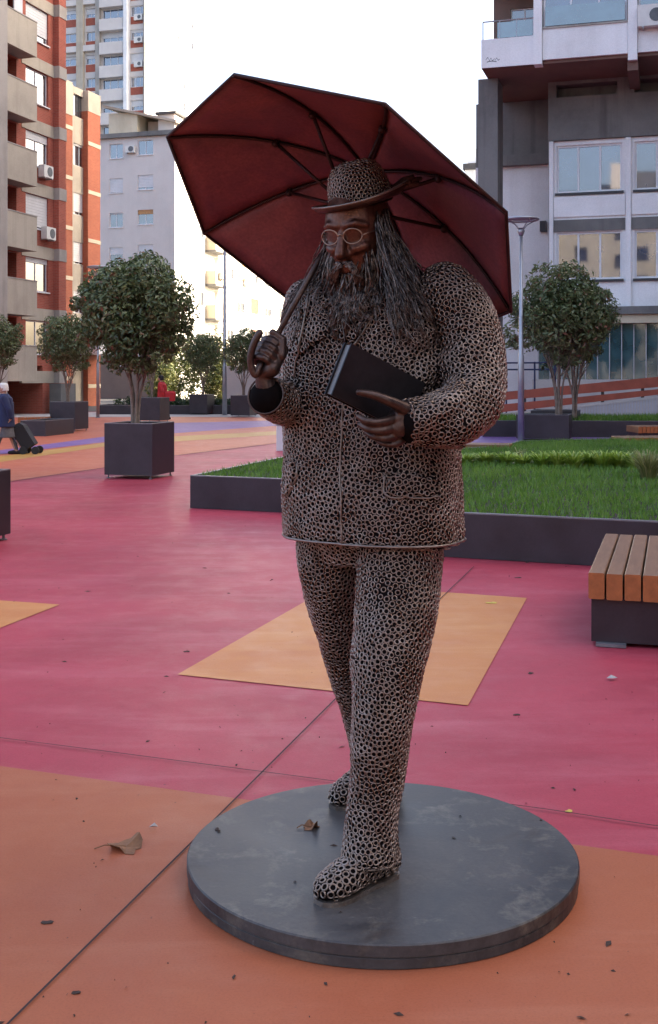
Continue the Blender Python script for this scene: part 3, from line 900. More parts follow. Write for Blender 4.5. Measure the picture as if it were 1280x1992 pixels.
# ---- F: low white roof far behind
FF = Face((905 - 640) * 170 / FPX, 170, VD)
bF = thing('apartment_building', FF.pt(0, 0), 'pale building far behind, its roof showing beside the concrete column', 'building', 'apartment buildings round the square')
FF.part('wall', 0, 9, 0, FF.z(915, 330), -10, 0, M['white_render'], bF)
FF.part('roof', -0.3, 9, FF.z(915, 330) + 0.003, FF.z(915, 318), -10, 0.3, M['roof'], bF)
FF.part('low_wing', -18, -0.31, 0, 9.0, -10, -0.2, M['white_render'], bF)
FF.part('low_wing_roof', -18.2, -0.31, 9.003, 9.4, -10, 0.1, M['roof'], bF)
FF.part('stair_head', 0.1, 4, FF.z(915, 318) + 0.003, FF.z(915, 288), -6, -1, M['white_render'], bF)

# ---- G: the block across the square, behind the camera, mirrored in the office windows
FG = Face(-30, -34, Vector((0.958, -0.287, 0)).normalized())
bG = thing('apartment_building', FG.pt(0, 0), 'pale block across the square, seen only mirrored in the office windows', 'building', 'apartment buildings round the square')
hol = [(2 + 4.0 * i, 3.6 + 4.0 * i, 2.2 + 3.0 * j, 3.7 + 3.0 * j) for i in range(15) for j in range(6)]
FG.n = Vector((0.287, 0.958, 0)).normalized()
facade(FG, bG, 0, 62, 0, 20.5, hol, M['beige_panel'])
mb = MB(); FG.box(mb, 0, 62, 0, 20.4, -12, -0.3); mb.build('building_core', M['dark_frame'], bG)
mb = MB(); mb.hexa([FG.pt(-.5, 20.5, .5), FG.pt(62.5, 20.5, .5), FG.pt(62.5, 20.5, -12.5), FG.pt(-.5, 20.5, -12.5), FG.pt(-.5, 23.5, -5.8), FG.pt(62.5, 23.5, -5.8), FG.pt(62.5, 23.5, -6.2), FG.pt(-.5, 23.5, -6.2)]); mb.build('roof', M['roof'], bG)
for q in (12, 30, 47): FG.part('chimney', q, q + 1.2, 21.5, 25.5, -5, -4, M['grey_render'], bG)

# ---- ramp with red boards in front of the office block
FRm = FE.off(4.0)
rp = thing('access_ramp', FRm.pt(0, 0), 'sloping access ramp with red boards in front of teal glazing', 'ramp')
s0, s1 = FRm.s(940), FRm.s(1420)
def rz(px_y0, px_y1, s):
    za, zb_ = FRm.z(985, px_y0), FRm.z(1280, px_y1)
    sa, sb_ = FRm.s(985), FRm.s(1280)
    return za + (zb_ - za) * (s - sa) / (sb_ - sa)
def slope_board(name, ya0, ya1, yb0, yb1, o0, o1, mat):
    mb = MB()
    b = lambda s, z, o: FRm.pt(s, z, o)
    l0, l1, h0, h1 = rz(ya1, yb1, s0), rz(ya1, yb1, s1), rz(ya0, yb0, s0), rz(ya0, yb0, s1)
    mb.hexa([b(s0, l0, o1), b(s1, l1, o1), b(s1, l1, o0), b(s0, l0, o0), b(s0, h0, o1), b(s1, h1, o1), b(s1, h1, o0), b(s0, h0, o0)])
    return mb.build(name, mat, rp)
slope_board('board', 762, 778, 733, 753, -0.03, 0.03, M['rail_red'])
slope_board('board', 786, 801, 757, 768, -0.03, 0.03, M['rail_red'])
slope_board('ramp_edge', 804, 808, 770, 775, -1.6, 0.04, M['pale'])
for px in (1020, 1172, 1250, 1330):
    s = FRm.s(px)
    FRm.part('post', s - 0.05, s + 0.05, rz(806, 773, s), rz(762, 735, s) + 0.02, -0.09, -0.035, M['dark_frame'], rp)
mb = MB()
s = s0
while s < s1:
    mb.hexa([FRm.pt(s, 0, 0.0), FRm.pt(s + 0.045, 0, 0.0), FRm.pt(s + 0.045, 0, -0.04), FRm.pt(s, 0, -0.04),
             FRm.pt(s, rz(808, 775, s) - .003, 0.0), FRm.pt(s + 0.045, rz(808, 775, s) - .003, 0.0), FRm.pt(s + 0.045, rz(808, 775, s) - .003, -0.04), FRm.pt(s, rz(808, 775, s) - .003, -0.04)])
    s += 0.09
o = mb.build('corrugated_side', M['corrugated'], rp); tag(o, kind='stuff')
FRm.part('side_wall', s0, s1, 0, 0.35, -0.3, -0.05, M['corrugated'], rp)
fr2 = FE.off(2.6)
rl = MB()
for yy in (706, 719):
    rl.tube([fr2.pt(fr2.s(930), fr2.z(985, yy), 0), fr2.pt(fr2.s(1085), fr2.z(985, yy), 0)], 0.028, 6)
for px in (935, 985, 1040, 1080):
    rl.tube([fr2.pt(fr2.s(px), 0, 0), fr2.pt(fr2.s(px), fr2.z(985, 704), 0)], 0.03, 6)
tag(rl.build('handrail', M['navy']), 'blue steel handrail in front of the recessed wall behind the lamp post', 'handrail')

# ------------------------------------------------------------------ planting beds
def bed(name, pts, h, label, lip=0.035, soil=True):
    c = sum((Vector((p[0], p[1], 0)) for p in pts), Vector()) / len(pts)
    t = thing(name, (c.x, c.y, 0), label, 'planting bed', 'raised planting beds')
    n = len(pts)
    inn = []
    for i in range(n):
        p0, p1, p2 = Vector(pts[i - 1][:2]), Vector(pts[i][:2]), Vector(pts[(i + 1) % n][:2])
        e1, e2 = (p1 - p0).normalized(), (p2 - p1).normalized()
        n1, n2 = Vector((-e1.y, e1.x)), Vector((-e2.y, e2.x))
        b = (n1 + n2); b = b / max(0.3, b.dot(n1)) if b.length > 1e-6 else n1
        inn.append(p1 + b * lip)
    for i in range(n):
        j = (i + 1) % n
        a, b_, c_, d_ = Vector(pts[i][:2]), Vector(pts[j][:2]), inn[j], inn[i]
        mb = MB()
        mb.hexa([(*a, 0), (*b_, 0), (*c_, 0), (*d_, 0), (*a, h - 0.012), (*b_, h - 0.012), (*c_, h - 0.012), (*d_, h - 0.012)])
        mb.build('wall', M['corten'], t)
        mb = MB()
        mb.hexa([(*a, h - 0.0115), (*b_, h - 0.0115), (*c_, h - 0.0115), (*d_, h - 0.0115), (*a, h), (*b_, h), (*c_, h), (*d_, h)])
        mb.build('rim', M['corten_lip'], t)
    mb = MB(); mb.add([(p.x, p.y, h - 0.03) for p in inn], [tuple(range(n))]); mb.build('soil', M['soil'], t)
    return t, inn

def in_poly(x, y, poly):
    r = np.zeros(x.shape, bool); n = len(poly)
    for i in range(n):
        x0, y0 = poly[i][0], poly[i][1]; x1, y1 = poly[(i + 1) % n][0], poly[(i + 1) % n][1]
        c = ((y0 > y) != (y1 > y)) & (x < (x1 - x0) * (y - y0) / (y1 - y0 + 1e-12) + x0)
        r ^= c
    return r

def blades(name, poly, z, n, h, w, mat, lean=0.35, fade=True, hvar=None):
    xs = [p[0] for p in poly]; ys = [p[1] for p in poly]
    px = rng.uniform(min(xs), max(xs), n * 3); py = rng.uniform(min(ys), max(ys), n * 3)
    k = in_poly(px, py, poly)
    px, py = px[k][:n], py[k][:n]
    n = len(px)
    pat = np.array([noise.noise((a * 0.9, b * 0.9, 3.1)) for a, b in zip(px, py)])
    hh = h * rng.uniform(0.55, 1.25, n) * (1 + 0.35 * pat)
    ang = rng.uniform(0, 2 * np.pi, n); la = rng.uniform(0, 2 * np.pi, n); ln = rng.uniform(0, lean, n) * hh
    ww = w * rng.uniform(0.7, 1.3, n)
    V = np.zeros((n, 3, 3))
    V[:, 0] = np.stack([px - np.cos(ang) * ww, py - np.sin(ang) * ww, np.full(n, z)], 1)
    V[:, 1] = np.stack([px + np.cos(ang) * ww, py + np.sin(ang) * ww, np.full(n, z)], 1)
    V[:, 2] = np.stack([px + np.cos(la) * ln, py + np.sin(la) * ln, z + hh], 1)
    tone = np.clip(rng.normal(0.42, 0.2, n) + 0.35 * pat, 0, 1)
    me = raw_mesh(name, V.reshape(-1, 3), np.arange(n * 3).reshape(-1, 3), 3, mat, np.repeat(tone, 3))
    o = bpy.data.objects.new(name, me); col.objects.link(o)
    return o

HB = 0.415
pA, pJ = G(370, 988), G(672, 1003)
pK = G(700, 1073)
pR = G(1280, 1108)
dR = (pR - pK).normalized()
pR2 = pK + dR * 9.0
bed1 = [(pA.x, pA.y), (pJ.x, pJ.y), (pK.x, pK.y), (pR2.x, pR2.y), (10.5, 23.0), (6.6, 23.6), (3.75, 22.6), (3.1, 20.9), (2.2, 20.1), (0.35, 20.6), (-0.62, 18.4)]
bedA, in1 = bed('grass_bed', bed1, HB, 'large raised lawn bed with charcoal metal sides behind the statue', 0.05)
tag(blades('grass', [tuple(p) for p in in1], HB - 0.03, 90000, 0.075, 0.0065, M['grass'], 0.8), 'short green lawn filling the large raised bed', 'grass', kind='stuff')

def strap_plant(name, c, n, h, spread, w, mat, label, group):
    V, Fc, T = [], [], []
    for i in range(n):
        a = rng.uniform(0, 2 * math.pi); r0 = spread * 0.25 * math.sqrt(rng.uniform())
        hh = h * rng.uniform(0.6, 1.15); sp = spread * rng.uniform(0.4, 1.1); tn = float(np.clip(rng.normal(0.55, 0.25), 0, 1))
        bx, by = c.x + r0 * math.cos(a), c.y + r0 * math.sin(a)
        side = Vector((-math.sin(a), math.cos(a), 0))
        k = len(V)
        for j, t in enumerate((0, 0.4, 0.75, 1.0)):
            rr = sp * t ** 1.3; zz = c.z + hh * (1.75 * t - 0.95 * t * t) 
            ww = w * (1 - t) ** 0.6 * 0.5 + 0.001
            p = Vector((bx + rr * math.cos(a), by + rr * math.sin(a), zz))
            V += [p - side * ww, p + side * ww]; T += [tn, tn]
        for j in range(3):
            Fc.append((k + 2 * j, k + 2 * j + 1, k + 2 * j + 3, k + 2 * j + 2))
    me = raw_mesh(name, np.array(V), np.array(Fc), 4, mat, np.array(T))
    o = bpy.data.objects.new(name, me); col.objects.link(o)
    return tag(o, label, 'plant', group)
for i, (px, py, sc_) in enumerate(((905, 903, .7), (945, 902, .75), (985, 904, .8), (1020, 906, .8), (1055, 909, 1), (1085, 910, 1.05), (1115, 911, 1.05), (1145, 909, 1.05), (1175, 911, 1.1), (1205, 911, 1.1), (1232, 913, 1.0))):
    c = G(px, py, HB - 0.03)
    strap_plant('daylily_clump', c, 110, 0.25 * sc_, 0.30, 0.030, M['lily'], 'low yellow green strap leaved clump in the row across the lawn bed', 'row of strap leaved clumps')
strap_plant('grass_tuft', G(1262, 935, HB - 0.03), 240, 0.42, 0.30, 0.012, M['tuft'], 'tall straw coloured grass tuft in the lawn bed at the frame edge', None)
strap_plant('grass_tuft', G(1010, 897, HB - 0.03), 40, 0.24, 0.16, 0.012, M['tuft'], 'small thin grass tuft standing out of the strap leaved row', None)

# far bed on the right with its own grass
f0 = G(940, 850); f1 = G(1260, 851)
bed2 = [(f0.x, 32.2), (f1.x + 3.5, 31.4), (f1.x + 4.3, 34.6), (f0.x + 0.8, 35.2)]
bedB, in2 = bed('grass_bed', bed2, 0.46, 'narrow raised bed in front of the red boarded ramp')
tag(blades('grass', [tuple(p) for p in in2], 0.43, 9000, 0.16, 0.014, M['grass'], 0.7), 'rough grass in the narrow bed by the ramp', 'grass', kind='stuff')
# far left beds with hedges
bed3 = [(G(190, 806).x, 51.6), (G(560, 806).x, 51.9), (G(560, 806).x, 54.5), (G(190, 806).x, 54.2)]
bedC, in3 = bed('hedge_bed', bed3, 0.42, 'long low charcoal bed along the far side of the square')
bedD, _ = bed('hedge_bed', [(G(40, 848).x, 32.6), (G(92, 848).x, 32.4), (G(92, 848).x + .4, 34.2), (G(40, 848).x + .3, 34.4)], 0.44, 'short charcoal bed behind the woman with the trolley')

# ------------------------------------------------------------------ trees, shrubs, planters
def leaf_mesh(name, centres, radii, n, size, mat, squash=0.9, seed=1, shell=0.55, tone_shift=0.0):
    g = np.random.default_rng(seed)
    centres = np.array(centres); radii = np.array(radii)
    pr = radii ** 2; pr = pr / pr.sum()
    idx = g.choice(len(centres), n, p=pr)
    d = g.normal(size=(n, 3)); d /= np.linalg.norm(d, axis=1, keepdims=True)
    rr = (shell + (1 - shell) * g.uniform(size=n) ** 0.5) * radii[idx] * g.uniform(0.85, 1.12, n)
    p = centres[idx] + d * rr[:, None] * np.array([1, 1, squash])
    nrm = d * 0.8 + g.normal(size=(n, 3)) * 0.55 + np.array([0, 0, 0.35]); nrm /= np.linalg.norm(nrm, axis=1, keepdims=True)
    ax = np.cross(nrm, g.normal(size=(n, 3))); ax /= np.linalg.norm(ax, axis=1, keepdims=True)
    sd = np.cross(nrm, ax)
    s = size * g.uniform(0.65, 1.3, n)[:, None]
    V = np.zeros((n, 4, 3))
    V[:, 0] = p - ax * s; V[:, 2] = p + ax * s - nrm * s * 0.35
    V[:, 1] = p + sd * s * 0.42 + nrm * s * 0.14; V[:, 3] = p - sd * s * 0.42 + nrm * s * 0.14
    base = np.arange(n)[:, None] * 4
    F = np.concatenate([base + np.array([[0, 1, 2]]), base + np.array([[0, 2, 3]])], 0)
    clump = g.normal(0, 0.12, len(centres))[idx]
    low = np.clip((centres[:, 2].mean() - p[:, 2]) * 0.0, 0, 1)
    tone = np.clip(g.normal(0.42, 0.17, n) + clump + tone_shift, 0, 0.8)
    rust = g.uniform(size=n) < 0.05
    tone[rust] = g.uniform(0.85, 1, rust.sum())
    return raw_mesh(name, V.reshape(-1, 3), F, 3, mat, np.repeat(tone, 4))

def lumps(rx, rz, n, seed, frac=0.42, drop=None):
    g = random.Random(seed)
    c, r = [(0, 0, 0)], [rx * 0.62]
    for i in range(n):
        z = -1 + 2 * (i + 0.5) / n
        a = i * 2.39996 + g.uniform(-0.3, 0.3)
        q = math.sqrt(max(0, 1 - z * z))
        k = g.uniform(0.58, 0.80)
        c.append((q * math.cos(a) * rx * k, q * math.sin(a) * rx * k, z * rz * k)); r.append(rx * frac * g.uniform(0.7, 1.15))
    return c, r

def stems(n, h, spread, r0, seed, crown_h):
    g = random.Random(seed)
    mb = MB()
    for i in range(n):
        a = 2 * math.pi * i / n + g.uniform(-0.4, 0.4)
        sp = spread * g.uniform(0.6, 1.1)
        pts = [(0.05 * math.cos(a), 0.05 * math.sin(a), -0.05)]
        for t in (0.3, 0.6, 1.0):
            pts.append((sp * t ** 1.4 * math.cos(a) + g.uniform(-.03, .03), sp * t ** 1.4 * math.sin(a) + g.uniform(-.03, .03), h * t))
        top = Vector(pts[-1])
        pts.append((top.x * 1.7, top.y * 1.7, h + crown_h * 0.5))
        pp = crom(pts, 4)
        k = g.uniform(0.7, 1.1)
        mb.tube(pp, [r0 * k * (1 - 0.72 * j / (len(pp) - 1)) for j in range(len(pp))], 7)
        for q in range(4):
            t0 = Vector(pp[len(pp) // 2 + q * 2]); b = a + g.uniform(-1.4, 1.4)
            e = t0 + Vector((math.cos(b) * g.uniform(.25, .5), math.sin(b) * g.uniform(.25, .5), g.uniform(.25, .6)))
            mb.tube([t0, (t0 + e) / 2 + Vector((0, 0, -.04)), e], [r0 * .3, r0 * .2, r0 * .08], 5)
    return mb

def crown_pack(seed, n=9000, rx=1.02, rz=1.02, size=0.058):
    c, r = lumps(rx, rz, 24, seed)
    g = random.Random(seed + 5)
    c = [(x * g.uniform(.88, 1.12), y * g.uniform(.88, 1.12), z * g.uniform(.9, 1.06)) for x, y, z in c]
    for i in range(16):      # loose sprays that break the outline
        a = g.uniform(0, 6.28); zz = g.uniform(-0.7, 0.85); q = math.sqrt(1 - zz * zz)
        k = g.uniform(.95, 1.12)
        c.append((q * math.cos(a) * rx * k, q * math.sin(a) * rx * k, zz * rz * k)); r.append(rx * g.uniform(.08, .2))
    for i in range(12):      # thin leaves down the branches
        a = g.uniform(0, 6.28); t = g.uniform(0, 1)
        c.append((math.cos(a) * rx * (.25 + .45 * t), math.sin(a) * rx * (.25 + .45 * t), -rz * (1.12 - .3 * t))); r.append(rx * g.uniform(.08, .15))
    return leaf_mesh('crown', c, r, n, size, M['leaf'], 0.95, seed)

crowns = [crown_pack(11, 14000), crown_pack(12, 8000), crown_pack(13, 10000)]
trunks = [stems(6, 0.95, 0.36, 0.045, 21, 1.0).mesh('trunk', M['bark']), stems(5, 0.95, 0.32, 0.04, 22, 1.0).mesh('trunk', M['bark'])]
for t_ in trunks: t_.polygons.foreach_set('use_smooth', [True] * len(t_.polygons))

def planter_mesh(w, d_, h):
    body = MB()
    t = 0.02
    body.box(-w / 2, w / 2, -d_ / 2, -d_ / 2 + t, 0.06, h - 0.012); body.box(-w / 2, w / 2, d_ / 2 - t, d_ / 2, 0.06, h - 0.012)
    body.box(-w / 2, -w / 2 + t, -d_ / 2 + t + .001, d_ / 2 - t - .001, 0.06, h - 0.012); body.box(w / 2 - t, w / 2, -d_ / 2 + t + .001, d_ / 2 - t - .001, 0.06, h - 0.012)
    body.box(-w / 2 + t + .001, w / 2 - t - .001, -d_ / 2 + t + .001, d_ / 2 - t - .001, 0.06, 0.08)
    rim = MB()
    r = 0.045
    rim.box(-w / 2, w / 2, -d_ / 2, -d_ / 2 + r, h - 0.0115, h); rim.box(-w / 2, w / 2, d_ / 2 - r, d_ / 2, h - 0.0115, h)
    rim.box(-w / 2, -w / 2 + r, -d_ / 2 + r + .001, d_ / 2 - r - .001, h - 0.0115, h); rim.box(w / 2 - r, w / 2, -d_ / 2 + r + .001, d_ / 2 - r - .001, h - 0.0115, h)
    foot = MB(); foot.tube([(0, 0, 0), (0, 0, 0.012)], 0.035, 8); foot.tube([(0, 0, 0.012), (0, 0, 0.06)], 0.014, 6)
    soil = MB(); soil.quad((-w / 2 + t, -d_ / 2 + t, h - 0.09), (w / 2 - t, -d_ / 2 + t, h - 0.09), (w / 2 - t, d_ / 2 - t, h - 0.09), (-w / 2 + t, d_ / 2 - t, h - 0.09))
    return body.mesh('body', M['corten']), rim.mesh('rim', M['corten_lip']), foot.mesh('foot', M['corten_lip']), soil.mesh('soil', M['soil'])

PM = planter_mesh(0.86, 0.86, 0.91)
PM2 = planter_mesh(1.36, 1.0, 0.69)
PM3 = planter_mesh(1.3, 1.3, 0.72)
def planter(loc, rzv, label, pm=PM, wd=(0.86, 0.86)):
    t = thing('planter', loc, label, 'planter', 'charcoal metal tree planters', rzv)
    for me, nm in zip(pm[:2] + pm[3:], ('body', 'rim', 'soil')):
        link(bpy.data.objects.new(nm, me), t, True)
    for sx in (-1, 1):
        for sy in (-1, 1):
            f = bpy.data.objects.new('foot', pm[2]); f.location = (sx * (wd[0] / 2 - 0.05), sy * (wd[1] / 2 - 0.05), 0)
            link(f, t, True)
    return t

def tree(loc, label, z0, zc, scale, crown, trunk, rzv=0.0, sx=1.0):
    """z0: soil height, zc: crown centre height"""
    t = thing('potted_tree', (loc[0], loc[1], z0), label, 'tree', 'trees in metal planters', rzv)
    a = bpy.data.objects.new('trunk', trunk); a.scale = (scale * .9, scale * .9, (zc - z0) / 1.55); link(a, t, True)
    c = bpy.data.objects.new('crown', crown); c.scale = (scale * sx, scale * sx, scale); c.location = (0, 0, zc - z0); link(c, t, True)
    return t

# (planter px, py-bottom, rotation, tree crown centre px, crown py, radius px)
spots = [((272, 932), -0.29, (256, 600), 112, 0, 'square planter on small feet holding the big tree left of the statue', 'big round crowned tree in the planter left of the statue'),
         ((135, 839), -0.29, (130, 662), 58, 1, 'planter on feet left of the big tree, beside the shopping trolley', 'reddish tinged tree left of the big one'),
         ((300, 821), -0.29, (292, 662), 34, 2, 'planter half hidden behind the trunk of the big tree', 'small tree mostly hidden behind the crown of the big tree'),
         ((393, 807), -0.29, (396, 683), 40, 1, 'far planter in front of the yellowing shrubs', 'small round tree in front of the yellowing shrubs'),
         ((474, 811), -0.29, (474, 680), 42, 2, 'far planter beside the raised hand of the statue', 'small tree just left of the raised hand of the statue'),
         ((-12, 842), -0.29, (0, 662), 50, 2, 'planter behind the woman with the trolley, cut by the frame', 'tree at the left frame edge above the woman')]
for (px, py), rzv, (cx_, cy_), rad, ci, l1, l2 in spots:
    g0 = G(px, py)
    g0.y += 0.45; g0.x = (px - 640) * g0.y / FPX
    planter(g0, rzv, l1)
    sc_ = rad * g0.y / FPX / 1.06
    zc_ = EYE - (cy_ - YH) * g0.y / FPX
    tree(((cx_ * 0.55 + px * 0.45 - 640) * g0.y / FPX, g0.y), l2, 0.82, zc_, sc_, crowns[ci], trunks[ci % 2], rzv + px)
# right pair
gp = G(1066, 858); planter((gp.x, gp.y + 0.5, 0), -0.29, 'wide low planter beside the lamp post', PM2, (1.36, 1.0))
gq = G(1098, 850); planter((gq.x, gq.y + 1.2, 0), -0.29, 'wide low planter half hidden behind the one by the lamp post', PM3, (1.3, 1.3))
zc_ = EYE - (612 - YH) * 31 / FPX
tree(((1082 - 640) * 31 / FPX, 30.6), 'dense dark green tree beside the lamp post', 0.6, zc_, 1.28, crowns[2], trunks[1], 1.1)
t2 = tree(((1118 - 640) * 32.2 / FPX, 32.2), 'dark green tree behind the one beside the lamp post', 0.62, zc_ - 0.05, 1.02, crowns[1], trunks[0], 2.0)
gl = G(18, 1078); planter((gl.x - 1.07, gl.y + 0.55, 0), -0.29, 'charcoal planter cut by the left frame edge in the foreground', PM3, (1.3, 1.3))

# background shrubs and hedges
def shrub(px, py, Y, r, h, label, seed, mat, n=3200, size=0.12, group='yellowing shrubs behind the far bed'):
    c, rr = lumps(r, h, 14, seed, 0.5)
    me = leaf_mesh('foliage', c, rr, n, size, mat, 1.0, seed)
    p = P(px, py, Y)
    t = thing('shrub', (p.x, p.y, 0), label, 'shrub', group)
    o = bpy.data.objects.new('foliage', me); o.location = (0, 0, p.z); link(o, t, True)
    st = MB()
    for k in range(5):
        a = k * 1.26
        st.tube([(0.1 * math.cos(a), 0.1 * math.sin(a), 0), (0.35 * r * math.cos(a), 0.35 * r * math.sin(a), p.z)], [0.05, 0.02], 6)
    st.build('stem', M['bark'], t, local=True)
    return t
shrub(345, 722, 81, 1.8, 2.5, 'yellowing shrub left of the far planters', 31, M['leaf_far'])
shrub(405, 715, 82, 2.2, 3.1, 'tall pale yellow shrub behind the far planters', 32, M['leaf_far'])
shrub(430, 735, 80, 1.2, 2.0, 'narrow yellow green shrub beside the grey wall', 33, M['leaf_far'])
shrub(318, 745, 79, 1.1, 1.5, 'low yellow green shrub behind the person in red', 34, M['leaf_far'])
def hedge(x0, x1, y0, y1, z0, z1, label, n, seed, size=0.07):
    g = np.random.default_rng(seed)
    cs = [(g.uniform(x0, x1), g.uniform(y0, y1), g.uniform(z0, z1)) for _ in range(40)]
    me = leaf_mesh('low_hedge', cs, [0.32] * 40, n, size, M['hedge'], 0.6, seed, 0.2)
    o = bpy.data.objects.new('low_hedge', me); col.objects.link(o)
    return tag(o, label, 'hedge', 'low hedges on the far beds')
x0, x1 = in3[0].x, in3[1].x
hedge(x0 + .3, x0 + 5.0, 52.2, 54, 0.42, 0.62, 'low dark hedge on the far bed under the big tree', 3800, 41)
hedge(x0 + 5.2, x1 - .3, 52.2, 54, 0.42, 0.55, 'low hedge on the far bed behind the far planters', 3800, 42)

fw = Face((440 - 640) * 64 / FPX, 64, VD)
wl = MB(); fw.box(wl, 0, 7, 0, fw.z(470, 712), -0.3, 0)
tag(wl.build('garden_wall', M['grey_render']), 'plain blue grey wall behind the tree beside the raised hand', 'wall')

# ------------------------------------------------------------------ street furniture
def lamp_post(px, Y, ytop, label, rad=0.06, head=True):
    x = (px - 640) * Y / FPX
    zt_ = EYE - (ytop - YH) * Y / FPX
    t = thing('street_lamp', (x, Y, 0), label, 'street lamp', 'street lamps on the square')
    mb = MB(); mb.tube([(x, Y, 0), (x, Y, 2.2), (x, Y, 2.25), (x, Y, zt_ - 0.35)], [rad * 1.35, rad * 1.25, rad, rad * .65], 12); mb.build('pole', M['pole'], t, True)
    mb = MB(); mb.tube([(x, Y, 0), (x, Y, 0.02)], rad * 2.2, 12); mb.build('base_plate', M['pole'], t)
    mb = MB(); mb.tube([(x, Y, zt_ - 0.42), (x, Y, zt_ - 0.3), (x, Y, zt_ - 0.22)], [0.05, 0.10, 0.06], 12); mb.build('lamp_body', M['pole'], t, True)
    mb = MB()
    for k in range(4):
        a = k * math.pi / 2 + 0.5
        mb.tube([(x + .05 * math.cos(a), Y + .05 * math.sin(a), zt_ - 0.28), (x + .2 * math.cos(a), Y + .2 * math.sin(a), zt_ - 0.13), (x + .42 * math.cos(a), Y + .42 * math.sin(a), zt_ - 0.02)], 0.014, 6)
    mb.build('arm', M['pole'], t)
    mb = MB()
    ring = [(x + .44 * math.cos(a), Y + .44 * math.sin(a), zt_) for a in np.linspace(0, 2 * math.pi, 33)]
    mb.tube(ring, 0.03, 6)
    mb.build('reflector_ring', M['pole'], t, True)
    mb = MB(); mb.loft([((x, Y, zt_ + .015), (.41, 0, 0), (0, .41, 0), 2), ((x, Y, zt_ + .05), (.36, 0, 0), (0, .36, 0), 2)]); mb.build('reflector', M['corrugated'], t)
    return t
lamp_post(1013.5, 29.6, 427, 'grey street lamp with a round reflector right of the umbrella', 0.062)
lamp_post(437, 50.5, 330, 'tall grey lamp post passing behind the left edge of the umbrella', 0.08)
lamp_post(190.5, 47.5, 520, 'thin grey lamp post behind the reddish tinged tree', 0.05)
b_ = G(548, 877)
t = thing('service_bollard', (b_.x, b_.y + .1, 0), 'pale grey service pillar half hidden by the coat of the statue', 'bollard')
mb = MB(); mb.box(b_.x - .12, b_.x + .12, b_.y, b_.y + .2, 0, 0.56); mb.build('body', M['white_pvc'], t)
mb = MB(); mb.box(b_.x - .13, b_.x + .13, b_.y - .01, b_.y + .21, 0.562, 0.6); mb.build('cap', M['pole'], t)

def bench(loc, rzv, n, sw, L, label, hs=0.45, th=0.16, gap=0.012):
    """slats run along local y; base box below"""
    t = thing('bench', loc, label, 'bench', 'timber slat benches', rzv)
    w = n * sw
    for k in range(n):
        mb = MB()
        x0 = -w / 2 + k * sw + gap / 2; x1 = x0 + sw - gap
        dz = random.uniform(-.002, .002); dy = random.uniform(-.004, .004)
        b = 0.006
        z0_, z1_ = hs - th + dz, hs + dz
        y0_, y1_ = -L / 2 + dy, L / 2 + dy
        prof = [(x0 + b, z0_), (x1 - b, z0_), (x1, z0_ + b), (x1, z1_ - b), (x1 - b, z1_), (x0 + b, z1_), (x0, z1_ - b), (x0, z0_ + b)]
        vs = [(x, y0_, z) for x, z in prof] + [(x, y1_, z) for x, z in prof]
        m8 = len(prof)
        mb.add(vs, [(i, (i + 1) % m8, m8 + (i + 1) % m8, m8 + i) for i in range(m8)], 0)
        mb.add(vs, [tuple(range(m8 - 1, -1, -1)), tuple(range(m8, 2 * m8))], 1)
        mb.build('slat', [M['wood'], M['wood_end']], t, local=True)
    mb = MB(); mb.box(-w / 2 + 0.02, w / 2 - 0.02, -L / 2 + 0.05, L / 2 - 0.05, 0.02, hs - th - 0.003); mb.build('base', M['corten'], t, local=True)
    for sx in (-1, 1):
        for sy in (-1, 1):
            mb = MB(); cx_ = sx * (w / 2 - 0.14); cy_ = sy * (L / 2 - 0.09)
            mb.box(cx_ - .09, cx_ + .09, cy_ - .09, cy_ + .05, 0.0, 0.0195); mb.build('foot', M['corten_lip'], t, local=True)
    return t
bx0 = P(1143, 1115, 7.05).x
bench((bx0 + 0.6 + 0.29, 7.05 + 0.72, 0), R(-16.7), 12, 0.108, 1.85, 'timber slat bench on a charcoal base at the right edge')
g1 = G(915, 868, .45); bench((g1.x, g1.y + .9, 0), R(74), 6, 0.1, 1.7, 'small timber bench behind the lawn bed beside the elbow of the statue')
g1 = G(1262, 852, .45); bench((g1.x, g1.y + .5, 0), R(4), 10, 0.1, 0.9, 'timber bench behind the lawn bed near the straw grass tuft')
g1 = G(1275, 830, .45); bench((g1.x, g1.y + .5, 0), R(4), 9, 0.1, 0.9, 'timber bench farthest back, in front of the ramp')
g1 = G(60, 812, .45); bench((g1.x, g1.y + .5, 0), R(4), 9, 0.1, 0.8, 'timber bench in front of the brick block, behind the woman')

